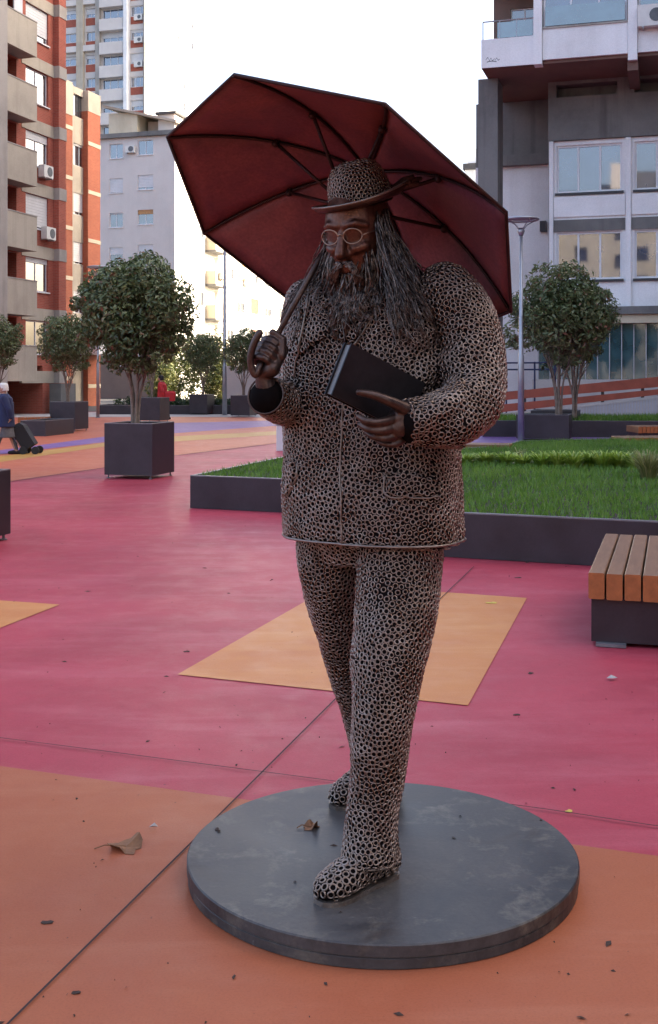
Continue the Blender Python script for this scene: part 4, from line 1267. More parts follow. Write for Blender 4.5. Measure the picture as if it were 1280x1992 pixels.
# ------------------------------------------------------------------ people
def person(name, loc, label, H_, coat, lower, hair, face_dir, stride, mats, group, arm_back=True):
    """a figure built upright at loc; face_dir: unit xy the figure walks towards"""
    f = Vector((face_dir[0], face_dir[1], 0)).normalized(); l = Vector((-f.y, f.x, 0)); up = Vector((0, 0, 1))
    o = Vector(loc)
    k = H_ / 1.6
    W = lambda a, b, c: o + f * a * k + l * b * k + up * c * k
    t = thing(name, loc, label, 'person', group)
    body = MB()
    for s, sg in ((1, 1), (-1, -1)):
        st = stride * sg
        body.capsule([W(0, s * .09, .82), W(st * .5 + .03, s * .09, .45), W(st, s * .08, .07)], [.085 * k, .06 * k, .042 * k])
        body.capsule([W(st - .04, s * .08, .04), W(st + .14, s * .09, .035)], [.04 * k, .035 * k])
        ab = -st * .8
        body.capsule([W(0.02, s * .19, 1.28), W(ab * .5, s * .23, 1.03), W(ab + .06, s * .2, .80)], [.06 * k, .047 * k, .035 * k])
        for q in range(5):
            body.capsule([W(ab + .06, s * (.185 + .008 * q), .80), W(ab + .085 + .006 * q, s * (.18 + .01 * q), .72)], .009 * k, 6)
    body.loft([(W(0, 0, .75), l * .15 * k, f * .11 * k, 2), (W(0, 0, .9), l * .17 * k, f * .13 * k, 2), (W(0, 0, 1.1), l * .16 * k, f * .12 * k, 2), (W(.01, 0, 1.27), l * .19 * k, f * .12 * k, 2), (W(.03, 0, 1.36), l * .09 * k, f * .08 * k, 2)])
    body.capsule([W(.03, 0, 1.33), W(.06, 0, 1.43)], .052 * k)
    body.loft([(W(.07, 0, 1.38), l * .045 * k, f * .05 * k, 2), (W(.08, 0, 1.42), l * .066 * k, f * .085 * k, 2), (W(.075, 0, 1.49), l * .076 * k, f * .098 * k, 2), (W(.07, 0, 1.55), l * .07 * k, f * .09 * k, 2), (W(.065, 0, 1.595), l * .03 * k, f * .04 * k, 2)])
    body.capsule([W(.165, 0, 1.49), W(.185, 0, 1.46)], .014 * k, 8)
    for s in (-1, 1): body.capsule([W(.07, s * .076, 1.5), W(.065, s * .08, 1.47)], .014 * k, 8)
    me = remeshed(body, 0.012, 2); me.materials.append(mats['skin'])
    ob = bpy.data.objects.new('body', me); link(ob, t)
    # garments
    for nm, mb_, mt in (('coat', coat(W, l, f, k, stride), mats['coat']), ('lower_garment', lower(W, l, f, k, stride), mats['lower']), ('hair', hair(W, l, f, k), mats['hair'])):
        me = remeshed(mb_, 0.012, 2); me.materials.append(mt)
        link(bpy.data.objects.new(nm, me), t)
    for s in (1, -1):
        st = stride * s
        sh = MB(); sh.capsule([W(st - .05, s * .08, .042), W(st + .05, s * .085, .05), W(st + .16, s * .09, .036)], [.046 * k, .05 * k, .04 * k]); 
        me = remeshed(sh, 0.01, 1); me.materials.append(mats['shoe']); link(bpy.data.objects.new('shoe', me), t)
    return t

def coat_long(W, l, f, k, st):
    m = MB()
    m.loft([(W(0, 0, .62), l * .24 * k, f * .19 * k, 2.2), (W(0, 0, .85), l * .225 * k, f * .18 * k, 2.2), (W(0, 0, 1.1), l * .205 * k, f * .165 * k, 2.2), (W(.01, 0, 1.27), l * .215 * k, f * .145 * k, 2.2), (W(.04, 0, 1.37), l * .09 * k, f * .085 * k, 2)])
    for s, sg in ((1, 1), (-1, -1)):
        ab = -st * sg * .8
        m.capsule([W(0.02, s * .195, 1.27), W(ab * .5, s * .245, 1.03), W(ab + .05, s * .21, .84)], [.08 * k, .068 * k, .054 * k])
    return m
def skirt(W, l, f, k, st):
    m = MB()
    m.loft([(W(0, 0, .38), l * .19 * k, f * .21 * k, 2), (W(0, 0, .7), l * .185 * k, f * .15 * k, 2)])
    for s, sg in ((1, 1), (-1, -1)):
        m.capsule([W(st * sg * .5, s * .09, .45), W(st * sg * .97, s * .08, .12)], [.062 * k, .047 * k])
    return m
def trousers_p(W, l, f, k, st):
    m = MB()
    for s, sg in ((1, 1), (-1, -1)):
        m.capsule([W(0, s * .08, .85), W(st * sg * .5 + .03, s * .09, .45), W(st * sg, s * .08, .12)], [.11 * k, .085 * k, .062 * k])
    return m
def hair_short(W, l, f, k):
    m = MB()
    m.loft([(W(.03, 0, 1.43), l * .082 * k, f * .085 * k, 2), (W(.045, 0, 1.5), l * .092 * k, f * .10 * k, 2), (W(.055, 0, 1.57), l * .088 * k, f * .10 * k, 2), (W(.06, 0, 1.615), l * .05 * k, f * .06 * k, 2)])
    return m
mats_w = dict(skin=M['skin'], coat=M['navy'], lower=M['grey_cloth'], hair=M['white_hair'], shoe=M['black_cloth'])
gw_ = G(12, 884)
person('person', (gw_.x, gw_.y, 0), 'white haired person in a navy coat walking left and pulling a trolley', 1.53, coat_long, skirt, hair_short, (-1, -.15), .22, mats_w, None)
mats_r = dict(skin=M['skin'], coat=M['red_cloth'], lower=M['jeans'], hair=M['black_cloth'], shoe=M['black_cloth'])
gr_ = P(316, 815, 45.6)
person('person', (gr_.x, gr_.y, 0), 'distant person in a red jacket walking behind a far planter', 1.74, coat_long, trousers_p, hair_short, (-1, .2), .2, mats_r, None)
mb = MB(); c = Vector((gr_.x + .32, gr_.y - .2, 0.93)); mb.loft([(c + Vector((0, 0, -.2)), (.2, 0, 0), (0, .1, 0), 3), (c + Vector((0, 0, .12)), (.24, 0, 0), (0, .11, 0), 3), (c + Vector((0, 0, .2)), (.18, 0, 0), (0, .07, 0), 3)])
tag(mb.build('shoulder_bag', M['red_cloth']), 'red bag carried by the distant person in the red jacket', 'bag')
# trolley
tw = G(62, 883)
t = thing('shopping_trolley', (tw.x, tw.y, 0), 'black two wheeled shopping trolley pulled by the person in navy', 'trolley')
ax = Vector((-0.56, 0, 0.83)); up_ = ax.normalized(); nx = Vector((0.83, 0, 0.56)); o0 = Vector((tw.x, tw.y, .1))
mb = MB()
mb.hexa([o0 + nx * -.13 + Vector((0, -.16, 0)) + up_ * .05, o0 + nx * .15 + Vector((0, -.16, 0)) + up_ * .05, o0 + nx * .15 + Vector((0, .16, 0)) + up_ * .05, o0 + nx * -.13 + Vector((0, .16, 0)) + up_ * .05,
         o0 + nx * -.12 + Vector((0, -.17, 0)) + up_ * .58, o0 + nx * .17 + Vector((0, -.17, 0)) + up_ * .52, o0 + nx * .17 + Vector((0, .17, 0)) + up_ * .52, o0 + nx * -.12 + Vector((0, .17, 0)) + up_ * .58])
mb.build('bag', M['black_cloth'], t)
mb = MB(); mb.hexa([o0 + nx * -.12 + Vector((0, -.165, 0)) + up_ * .583, o0 + nx * .17 + Vector((0, -.165, 0)) + up_ * .523, o0 + nx * .17 + Vector((0, .165, 0)) + up_ * .523, o0 + nx * -.12 + Vector((0, .165, 0)) + up_ * .583,
         o0 + nx * -.08 + Vector((0, -.13, 0)) + up_ * .66, o0 + nx * .12 + Vector((0, -.13, 0)) + up_ * .62, o0 + nx * .12 + Vector((0, .13, 0)) + up_ * .62, o0 + nx * -.08 + Vector((0, .13, 0)) + up_ * .66]); mb.build('flap', M['black_cloth'], t)
mb = MB()
for s in (-1, 1): mb.tube([o0 + nx * -.15 + Vector((0, s * .13, 0)), o0 + nx * -.15 + Vector((0, s * .13, 0)) + up_ * .86], .011, 6)
mb.tube([o0 + nx * -.15 + Vector((0, -.14, 0)) + up_ * .86, o0 + nx * -.15 + Vector((0, .14, 0)) + up_ * .86], .014, 6)
mb.build('handle', M['pole'], t)
for q, s in ((-.14, -1), (.12, 1)):
    c = Vector((tw.x + q, tw.y, .085)); mb = MB()
    mb.tube([c + Vector((0, -.2, 0)), c + Vector((0, -.16, 0))], .085, 14); mb.tube([c + Vector((0, .16, 0)), c + Vector((0, .2, 0))], .085, 14); mb.build('wheel', M['rubber'], t)

# ------------------------------------------------------------------ the statue
SD = 0.073                                            # plinth thickness
dc = Vector((0.176, 3.84, 0))
statue = thing('statue', dc, 'dark ring-welded statue of a bearded walking man in a hat under an umbrella', 'statue')
F2 = Vector((-0.42, -0.907, 0)).normalized()          # the way the coat faces
L2 = Vector((0.907, -0.42, 0)).normalized()           # the statue's left
UP = Vector((0, 0, 1))

# --- plinth: three plates
def disc(r, z0, z1, n=96, jit=0.0):
    mb = MB()
    prof = [(r - 0.004, z0), (r, z0 + 0.003), (r, z1 - 0.004), (r - 0.004, z1)]
    vs, fs = [], []
    for rr, z in prof:
        for k in range(n):
            a = 2 * math.pi * k / n
            q = rr * (1 + jit * noise.noise((math.cos(a) * 2, math.sin(a) * 2, z * 9)))
            vs.append((dc.x + q * math.cos(a), dc.y + q * math.sin(a), z))
    for i in range(len(prof) - 1):
        for k in range(n):
            fs.append((i * n + k, i * n + (k + 1) % n, (i + 1) * n + (k + 1) % n, (i + 1) * n + k))
    fs.append(tuple(range(n - 1, -1, -1))); fs.append(tuple(range(3 * n, 4 * n)))
    return mb.add(vs, fs)
RD = 0.647
disc(RD - 0.004, 0.0, 0.034, jit=0.004).build('plinth_plate', M['plinth'], statue)
disc(RD, 0.0345, SD, jit=0.002).build('plinth_plate', M['plinth'], statue)

# --- ring shells
TOR_N, TOR_M = 10, 5
def unit_torus(tr):
    a = np.arange(TOR_N) * 2 * np.pi / TOR_N; b = np.arange(TOR_M) * 2 * np.pi / TOR_M
    A, B = np.meshgrid(a, b, indexing='ij')
    r = 1 - tr + tr * np.cos(B)
    V = np.stack([r * np.cos(A), r * np.sin(A), tr * 1.25 * np.sin(B)], -1).reshape(-1, 3)
    Fq = []
    for i in range(TOR_N):
        for j in range(TOR_M):
            i2, j2 = (i + 1) % TOR_N, (j + 1) % TOR_M
            Fq.append((i * TOR_M + j, i2 * TOR_M + j, i2 * TOR_M + j2, i * TOR_M + j2))
    return V, np.array(Fq)
TV, TF = unit_torus(0.21)
ring_me = raw_mesh('ring', TV, TF, 4, M['ring'], smooth=True)
RINGS = []          # (part object, position, normal, radius, tangent)

def cover(me, part, pitch, keep=None, iters=20, seed=3, size=1.07, lift=0.0):
    g = np.random.default_rng(seed)
    me.calc_loop_triangles()
    nv = len(me.vertices)
    co = np.empty(nv * 3, np.float32); me.vertices.foreach_get('co', co); co = co.reshape(-1, 3).astype(float)
    tri = np.empty(len(me.loop_triangles) * 3, np.int32); me.loop_triangles.foreach_get('vertices', tri); tri = tri.reshape(-1, 3)
    a, b, c = co[tri[:, 0]], co[tri[:, 1]], co[tri[:, 2]]
    ar = np.linalg.norm(np.cross(b - a, c - a), axis=1) / 2
    n = int(ar.sum() / (pitch * pitch * 0.866) * 1.0)
    t = g.choice(len(tri), n, p=ar / ar.sum())
    u, v = g.uniform(size=n), g.uniform(size=n)
    f = u + v > 1; u[f], v[f] = 1 - u[f], 1 - v[f]
    p = a[t] + (b[t] - a[t]) * u[:, None] + (c[t] - a[t]) * v[:, None]
    bv = BVHTree.FromPolygons([tuple(q) for q in co], [tuple(int(i) for i in q) for q in tri])
    for it in range(iters):
        kd = KDTree(n)
        for i, q in enumerate(p): kd.insert(q, i)
        kd.balance()
        np_ = p.copy()
        for i in range(n):
            acc = np.zeros(3)
            for q, j, dd in kd.find_n(p[i], 8):
                if j != i and dd < pitch * 1.25:
                    acc += (p[i] - np.array(q)) / (dd + 1e-9) * (pitch * 1.25 - dd)
            np_[i] = np.array(bv.find_nearest(Vector(p[i] + acc * 0.30))[0])
        p = np_
    res = []
    for i in range(n):
        loc, nr, fi, dd = bv.find_nearest(Vector(p[i]))
        if keep is not None and not keep(loc, nr): continue
        nr = (nr + Vector(g.normal(size=3)) * 0.13).normalized()
        res.append((part, loc + nr * lift, nr, pitch * 0.5 * size * g.uniform(0.9, 1.08)))
    RINGS.extend(res)
    return bv

def ring_matrix(nr, ang):
    z = nr; x = z.orthogonal().normalized(); y = z.cross(x)
    x2 = x * math.cos(ang) + y * math.sin(ang); y2 = z.cross(x2)
    return x2, y2, z

# --- coat: torso and two sleeves grown into one surface
Yc = 3.88
def sec(X, z, a, b, dy=0.0, e=2.5, tilt=0.0):
    return (Vector((X, Yc + dy, z)), L2 * a, (F2 + UP * tilt).normalized() * b, e)
coat = MB()
coat.loft([sec(.142, 1.112, .302, .215), sec(.142, 1.135, .306, .218), sec(.140, 1.25, .306, .215), sec(.136, 1.40, .300, .205), sec(.130, 1.55, .292, .198),
           sec(.128, 1.68, .296, .202), sec(.130, 1.80, .290, .195), sec(.132, 1.89, .270, .175, .0, 2.3), sec(.130, 1.955, .215, .140, .0, 2.2), sec(.120, 2.01, .125, .105, -.02, 2), sec(.112, 2.05, .085, .085, -.03, 2)])
# left sleeve (holds the book)
sl = crom([(*P(866, 568, 3.76), .100), (*P(905, 635, 3.74), .108), (*P(921, 715, 3.70), .108), (*P(922, 775, 3.64), .104), (*P(895, 806, 3.58), .096), (*P(850, 812, 3.54), .083), (*P(808, 818, 3.52), .070)], 5)
coat.capsule([q[:3] for q in sl], [q[3] for q in sl], 18)
# right sleeve (holds the umbrella)
sr = crom([(*P(602, 590, 4.02), .085), (*P(588, 650, 4.04), .080), (*P(584, 715, 4.03), .078), (*P(580, 775, 3.96), .078), (*P(556, 786, 3.82), .070), (*P(520, 772, 3.69), .060)], 5)
coat.capsule([q[:3] for q in sr], [q[3] for q in sr], 18)
coat_me = remeshed(coat, 0.0115, 5, 'coat')
bm = bmesh.new(); bm.from_mesh(coat_me); bm.normal_update()
def poly_has(poly, x, y):
    r = False
    for i in range(len(poly)):
        x0, y0 = poly[i]; x1, y1 = poly[i - 1]
        if (y0 > y) != (y1 > y) and x < (x1 - x0) * (y - y0) / (y1 - y0) + x0: r = not r
    return r
lap_l = [(742, 562), (690, 668), (655, 648), (640, 590), (690, 560)]
lap_r = [(602, 552), (580, 690), (640, 650), (640, 560)]
front_l = [(690, 668), (668, 760), (664, 1075), (900, 1075), (900, 620), (760, 560), (742, 562)]
flap_l = [(752, 920), (846, 928), (856, 968), (752, 962)]
flap_r = [(545, 895), (578, 900), (578, 925), (560, 965), (545, 960)]
mv = []
for v in bm.verts:
    nr, co = v.normal, v.co
    d = 0.0
    # soft folds
    d += 0.011 * noise.noise((co.x * 5, co.y * 5, co.z * 2.2)) + 0.006 * noise.noise((co.x * 11, co.y * 11, co.z * 7))
    px, py = project(co)
    if nr.dot(co - cam.location) < 0 and co.y < 3.85:
        for pl, dd in ((lap_l, 0.016), (lap_r, 0.014), (front_l, 0.008), (flap_l, 0.013), (flap_r, 0.013)):
            if poly_has(pl, px, py): d += dd
        # elbow creases
        if px > 800 and 640 < py < 860:
            d += 0.010 * math.sin((px * 0.55 + (py - 640) * 0.9) * 0.085) * max(0, 1 - abs(px - 850) / 120)
    mv.append((v, nr * d))
for v, d in mv: v.co += d
bm.to_mesh(coat_me); bm.free()
coat_me.materials.append(M['core'])
coat_o = link(bpy.data.objects.new('coat', coat_me), statue)
cuff_l, cuff_r = P(806, 818, 3.52), P(518, 771, 3.68)
axl, axr = (cuff_l - P(850, 812, 3.54)).normalized(), (cuff_r - P(552, 787, 3.83)).normalized()
def bare_cuff(p, n):  # rings left off here: bare black core paints the shaded sleeve opening
    for c, a, r, mn in ((cuff_l, axl, .10, .030), (cuff_r, axr, .09, -.004)):
        if (p - c).length < r and (p - c).dot(a) > mn: return True
    return False
bv_coat = cover(coat_me, coat_o, 0.0190, lambda p, n: (n.z > -0.9 or p.z > 1.2) and not bare_cuff(p, n), seed=5)

def on_coat(px, py, off=0.004, bv=None, ):
    o = cam.location; d = (P(px, py, 4.0) - o).normalized()
    h = (bv or bv_coat).ray_cast(o, d)
    return h[0] + h[1] * off if h[0] is not None else P(px, py, 3.7)

def rod(name, pxs, r=0.0032, off=0.006, parent=None, bv=None):
    pts = [on_coat(x, y, off, bv) for x, y in crom(pxs, 5)]
    mb = MB(); mb.tube(pts, r, 6)
    return mb.build(name, M['rod'], parent or statue, True)
rod('lapel_edge', [(744, 566), (742, 585), (722, 622), (705, 650), (690, 672)], parent=coat_o)
rod('lapel_edge', [(604, 556), (598, 600), (588, 650), (579, 690), (573, 735)], parent=coat_o)
rod('front_edge', [(690, 672), (676, 720), (668, 790), (665, 900), (665, 1000), (667, 1058)], .003, parent=coat_o)
rod('pocket_flap_edge', [(752, 926), (753, 962), (800, 966), (853, 966)], parent=coat_o)
rod('pocket_flap_edge', [(576, 903), (576, 928), (562, 962)], .003, parent=coat_o)
hem = MB()
hp = []
for k in range(64):
    a = 2 * math.pi * k / 64
    d_ = L2 * math.cos(a) + F2 * math.sin(a)
    o_ = Vector((.142, Yc, 1.122)); h_ = bv_coat.ray_cast(o_ + d_ * 1.0, -d_)
    hp.append((h_[0] if h_[0] else o_ + d_ * .3) + d_ * .006 - UP * .006)
hp.append(hp[0]); hem.tube(hp, 0.004, 6); hem.build('hem', M['rod'], coat_o, True)

# --- trousers
def leg(pts, mb):
    q = crom(pts, 4)
    secs = []
    for i, s in enumerate(q):
        c = Vector(s[:3]); t = Vector(q[min(i + 1, len(q) - 1)][:3]) - Vector(q[max(i - 1, 0)][:3]); t.normalize()
        a = L2 - t * L2.dot(t); a.normalize(); b = t.cross(a)
        secs.append((c, a * s[3], b * s[4], 2.1))
    mb.loft(secs, 22)
tr = MB()
leg([(*P(776, 1000, 3.80), .138, .150), (*P(777, 1085, 3.78), .135, .145), (*P(768, 1190, 3.72), .128, .130), (*P(756, 1290, 3.66), .112, .118), (*P(744, 1390, 3.62), .093, .102), (*P(735, 1490, 3.62), .085, .095), (*P(724, 1590, 3.61), .079, .092), (*P(722, 1642, 3.60), .083, .10), (*P(722, 1678, 3.59), .089, .108)], tr)
leg([(*P(652, 1000, 3.95), .125, .140), (*P(648, 1090, 3.95), .118, .135), (*P(660, 1180, 4.0), .100, .120), (*P(684, 1290, 4.08), .087, .105), (*P(714, 1390, 4.2), .082, .095), (*P(733, 1470, 4.29), .080, .092), (*P(742, 1530, 4.33), .085, .10)], tr)
tr.loft([(Vector((.13, Yc, 1.03)), L2 * .20, F2 * .13, 2.2), (Vector((.135, Yc, 1.12)), L2 * .26, F2 * .17, 2.2), (Vector((.14, Yc, 1.22)), L2 * .27, F2 * .18, 2.2)])
tr_me = remeshed(tr, 0.0115, 4, 'trousers')
bm = bmesh.new(); bm.from_mesh(tr_me); bm.normal_update()
mv = [(v, v.normal * (0.010 * noise.noise((v.co.x * 7, v.co.y * 7, v.co.z * 4)) + 0.005 * noise.noise((v.co.x * 15, v.co.y * 15, v.co.z * 9)))) for v in bm.verts]
for v, d in mv: v.co += d
bm.to_mesh(tr_me); bm.free()
tr_me.materials.append(M['core'])
tr_o = link(bpy.data.objects.new('trousers', tr_me), statue)
bv_tr = cover(tr_me, tr_o, 0.0190, lambda p, n: p.z < 1.16, seed=6)

# --- shoes
def shoe(heel, toe, name, lift=0.0, seed=8):
    d_ = (toe - heel); Ln = d_.length; d_.normalize(); sd_ = Vector((-d_.y, d_.x, 0)).normalized(); u_ = d_.cross(sd_) * -1
    u_ = u_ if u_.z > 0 else -u_
    mb = MB()
    secs = []
    for t, w, h, zc in ((0.0, .03, .03, .05), (.04, .044, .055, .06), (.18, .050, .072, .074), (.36, .050, .068, .072), (.55, .056, .050, .054), (.72, .062, .040, .044), (.86, .058, .032, .036), (.95, .042, .026, .031), (1.0, .022, .016, .026)):
        secs.append((heel + d_ * Ln * t + u_ * (zc + 0.006), sd_ * w, u_ * h, 2.3))
    mb.loft(secs, 20)
    mb.capsule([heel + d_ * .07 + u_ * .08, heel + d_ * .075 + u_ * .15], [.052, .055], 14)
    me = remeshed(mb, 0.009, 3, name); me.materials.append(M['core'])
    o = link(bpy.data.objects.new(name, me), statue)
    cover(me, o, 0.0245, lambda p, n: (p - heel).dot(u_) > 0.02 and (p - heel).dot(u_) < .15, seed=seed, size=1.04)
    sole = MB(); secs = []
    outl = ((0.0, .028), (.05, .040), (.2, .046), (.38, .044), (.55, .053), (.72, .061), (.86, .057), (.95, .042), (1.01, .02))
    L_ = [heel + d_ * Ln * t + sd_ * w for t, w in outl] + [heel + d_ * Ln * t - sd_ * w for t, w in reversed(outl)]
    n = len(L_)
    sole.add([p + u_ * 0.0 for p in L_] + [p + u_ * .014 for p in L_], [tuple(range(n - 1, -1, -1)), tuple(range(n, 2 * n))] + [(i, (i + 1) % n, n + (i + 1) % n, n + i) for i in range(n)])
    sole.build('sole', M['rod'], o)
    return o
shoe(Vector((.205, 3.655, SD)), Vector((-.030, 3.435, SD)), 'shoe', seed=8)
shoe(Vector((.262, 4.40, SD + .03)), Vector((.015, 4.20, SD)), 'shoe', seed=9)
# trouser hems
for cc in (P(722, 1668, 3.59), P(742, 1518, 4.33)):
    hp = []
    for k in range(33):
        a = 2 * math.pi * k / 32
        d_ = L2 * math.cos(a) + F2 * math.sin(a)
        h_ = bv_tr.ray_cast(cc + d_ * .16, -d_)
        hp.append((h_[0] if h_[0] else cc + d_ * .09) + d_ * .003)
    mb = MB(); mb.tube(hp, .004, 6); mb.build('trouser_hem', M['rod'], tr_o, True)

# --- head
Hc = P(697, 455, 3.76)
yaw = R(27); pit = R(14)
hf = Vector((-math.sin(yaw) * math.cos(pit), -math.cos(yaw) * math.cos(pit), -math.sin(pit)))   # face direction
hl = Vector((math.cos(yaw), -math.sin(yaw), 0)); hu = hl.cross(hf) * -1
hu = hu if hu.z > 0 else -hu
HW = lambda a, b, c: Hc + hl * a + hf * b + hu * c
hd = MB()
hd.loft([(HW(0, .035, -.165), hl * .035, hf * .03, 2), (HW(0, .03, -.150), hl * .058, hf * .062, 2), (HW(0, .02, -.11), hl * .080, hf * .098, 2), (HW(0, .01, -.06), hl * .092, hf * .112, 2.1), (HW(0, 0, 0), hl * .098, hf * .122, 2.1), (HW(0, -.005, .05), hl * .100, hf * .128, 2.1), (HW(0, -.008, .10), hl * .092, hf * .12, 2), (HW(0, -.01, .145), hl * .06, hf * .08, 2), (HW(0, -.01, .16), hl * .02, hf * .03, 2)], 26)
hd.capsule([HW(0, .112, .030), HW(0, .132, -.01), HW(0, .150, -.047)], [.012, .014, .019], 10)       # nose
for s in (-1, 1):
    hd.capsule([HW(s * .012, .132, -.052), HW(s * .016, .125, -.05)], [.012, .010], 8)                 # nostrils
    hd.capsule([HW(s * .012, .118, .040), HW(s * .045, .112, .046), HW(s * .072, .085, .036)], [.011, .013, .010], 8)   # brow
    hd.capsule([HW(s * .035, .108, -.035), HW(s * .06, .09, -.03)], [.020, .018], 8)                    # cheek
    hd.capsule([HW(s * .098, -.01, .02), HW(s * .104, -.018, -.005), HW(s * .098, -.01, -.035)], [.013, .016, .010], 8)  # ear
    hd.capsule([HW(s * .036, .096, .010), HW(s * .038, .098, .008)], .0135, 8)                          # eye
hd.capsule([HW(-.028, .112, -.088), HW(0, .122, -.085), HW(.028, .112, -.088)], [.006, .009, .006], 8)     # upper lip
hd.capsule([HW(-.022, .110, -.101), HW(0, .118, -.103), HW(.022, .110, -.101)], [.006, .010, .006], 8)     # lower lip
hd.capsule([HW(0, -.02, -.13), Vector((.118, 3.86, 1.98))], [.07, .075], 14)                               # neck
hd_me = remeshed(hd, 0.0055, 2, 'head'); hd_me.materials.append(M['face'])
head_o = link(bpy.data.objects.new('head', hd_me), statue)
for s in (-1, 1):       # glasses
    mb = MB(); c = HW(s * .040, .132, .008)
    mb.tube([c + hl * .031 * math.cos(a) + hu * .024 * math.sin(a) - hf * (.010 * (math.cos(a) * s > 0) * abs(math.cos(a))) for a in np.linspace(0, 2 * math.pi, 29)], .0024, 6)
    mb.tube([c + hl * s * .031 - hf * .01, HW(s * .085, .09, .014), HW(s * .104, .0, .012)], .0022, 6)
    if s > 0: mb.tube([HW(-.009, .132, .012), HW(0, .138, .016), HW(.009, .132, .012)], .0024, 6)
    mb.build('glasses_rim', M['lens_rim'], head_o, True)

# --- hat
hx = Vector((0.965, -0.12, 0.225)).normalized()
hb = P(704, 396, 3.765)
hz = Vector((-0.225, -0.16, 0.96)); hz = (hz - hx * hz.dot(hx)).normalized(); hy = hz.cross(hx)
hat = MB()
hat.loft([(hb - hz * .012, hx * .100, hy * .118, 2), (hb, hx * .108, hy * .128, 2), (hb + hz * .05, hx * .102, hy * .121, 2), (hb + hz * .098, hx * .090, hy * .108, 2), (hb + hz * .128, hx * .070, hy * .086, 2), (hb + hz * .140, hx * .042, hy * .055, 2), (hb + hz * .138, hx * .015, hy * .02, 2)], 28)
hat_me = remeshed(hat, 0.009, 3, 'hat'); hat_me.materials.append(M['core'])
hat_o = link(bpy.data.objects.new('hat', hat_me), statue)
cover(hat_me, hat_o, 0.0150, lambda p, n: (p - hb).dot(hz) > 0.004, seed=12, size=1.06)
br = MB(); n = 48
vs, fs = [], []
prof = [(0.104, .126, .006), (.128, .150, -.001), (.150, .172, .004), (.159, .181, .014), (.160, .182, .009), (.150, .172, -.003), (.128, .150, -.008), (.104, .126, -.002)]
for rx, ry, h in prof:
    for k in range(n):
        a = 2 * math.pi * k / n
        dz = .022 * math.cos(a) ** 2 * (rx - .104) / .056 * (0.6 if math.cos(a) < 0 else 1.0)
        vs.append(hb + hx * rx * math.cos(a) + hy * ry * math.sin(a) + hz * (h + dz))
for i in range(len(prof)):
    j = (i + 1) % len(prof)
    for k in range(n): fs.append((i * n + k, i * n + (k + 1) % n, j * n + (k + 1) % n, j * n + k))
br.add(vs, fs); br.build('brim', M['bronze'], hat_o, True)
mb = MB(); mb.tube([hb + hx * .160 * math.cos(a) + hy * .182 * math.sin(a) + hz * (.012 + .022 * math.cos(a) ** 2 * (0.6 if math.cos(a) < 0 else 1.0)) for a in np.linspace(0, 2 * math.pi, 49)], .0042, 6); mb.build('brim_edge', M['rod'], hat_o, True)
mb = MB()      # feather-like knot on the far side of the band
for k in range(5):
    e = hb + hx * (.155 + .012 * k) + hz * (.02 + .012 * (k % 3)) + hy * (.01 * k)
    mb.capsule([hb + hx * .100 + hz * .015, (hb + hx * .12 + hz * .03 + e) / 2, e], [.012, .014, .008], 8)
mb.build('hat_knot', M['bronze'], hat_o, True)

# --- hair and beard: bundles of bent wire
def push(p, mn):
    loc, nr, fi, dd = bv_coat.find_nearest(p)
    if (p - loc).dot(nr) < mn: p = loc + nr * mn
    return p
def strands(name, gen, n, r, seed, parent):
    g = random.Random(seed); mb = MB()
    for i in range(n):
        ph, am = g.uniform(0, 6.28), g.uniform(.001, .005)
        pts = [push(Vector(q) + Vector((math.sin(ph + k * 1.1), math.cos(ph * 2 + k * .9), 0)) * am * min(1, k / 4), 0.010 + g.uniform(0, .02)) if k > 2 else Vector(q) for k, q in enumerate(crom(gen(g), 4))]
        rr = r * g.uniform(.65, 1.25)
        mb.tube(pts, [rr * (1 - .55 * k / (len(pts) - 1)) for k in range(len(pts))], 5)
    o = mb.build(name, M['hair'], parent, True)
    return tag(o, kind='stuff')
def g_hair(g):
    # azimuth 0 = face direction, positive = statue's left
    a = R(g.choice((g.uniform(62, 180), g.uniform(75, 180), g.uniform(-180, -95))))
    root = HW(.100 * math.sin(a), .122 * math.cos(a) * .98, g.uniform(-.05, .075))
    out = (hl * math.sin(a) + hf * math.cos(a)); out.z = 0; out.normalize()
    ln = g.uniform(.20, .36)
    w = g.uniform(.03, .10) + (.03 if abs(a) > 1.9 else 0)
    j = lambda s: Vector((g.uniform(-s, s), g.uniform(-s, s), 0))
    p1 = root + out * .02 + Vector((0, 0, -ln * .25)) + j(.008)
    p2 = root + out * (.03 + w * .4) + Vector((0, 0, -ln * .6)) + j(.02)
    p3 = root + out * (.035 + w) + Vector((0, 0, -ln)) + j(.032)
    return [root, p1, p2, p3]
strands('hair', g_hair, 900, .0027, 51, head_o)
def g_beard(g):
    a = R(g.uniform(-88, 88)); lo = g.uniform(0, 1)
    h0 = -.035 - .115 * lo if abs(a) > .55 else -.108 - .05 * lo
    k = 1 - .35 * lo
    root = HW(.090 * math.sin(a) * k, .02 + .098 * math.cos(a) * k, h0)
    tip = HW(g.gauss(0, .042) + .03 * math.sin(a), .075 + g.uniform(-.03, .045), -.16 - g.uniform(.04, .17) * (1.0 if abs(a) < 1.1 else .75))
    out = (hl * math.sin(a) + hf * math.cos(a))
    m1 = root.lerp(tip, .33) + out * g.uniform(.008, .03) + Vector((g.uniform(-.012, .012),) * 3)
    m2 = root.lerp(tip, .68) + out * g.uniform(.0, .025) + Vector((g.uniform(-.018, .018), g.uniform(-.012, .012), 0))
    return [root, m1, m2, tip]
strands('beard', g_beard, 520, .0026, 52, head_o)
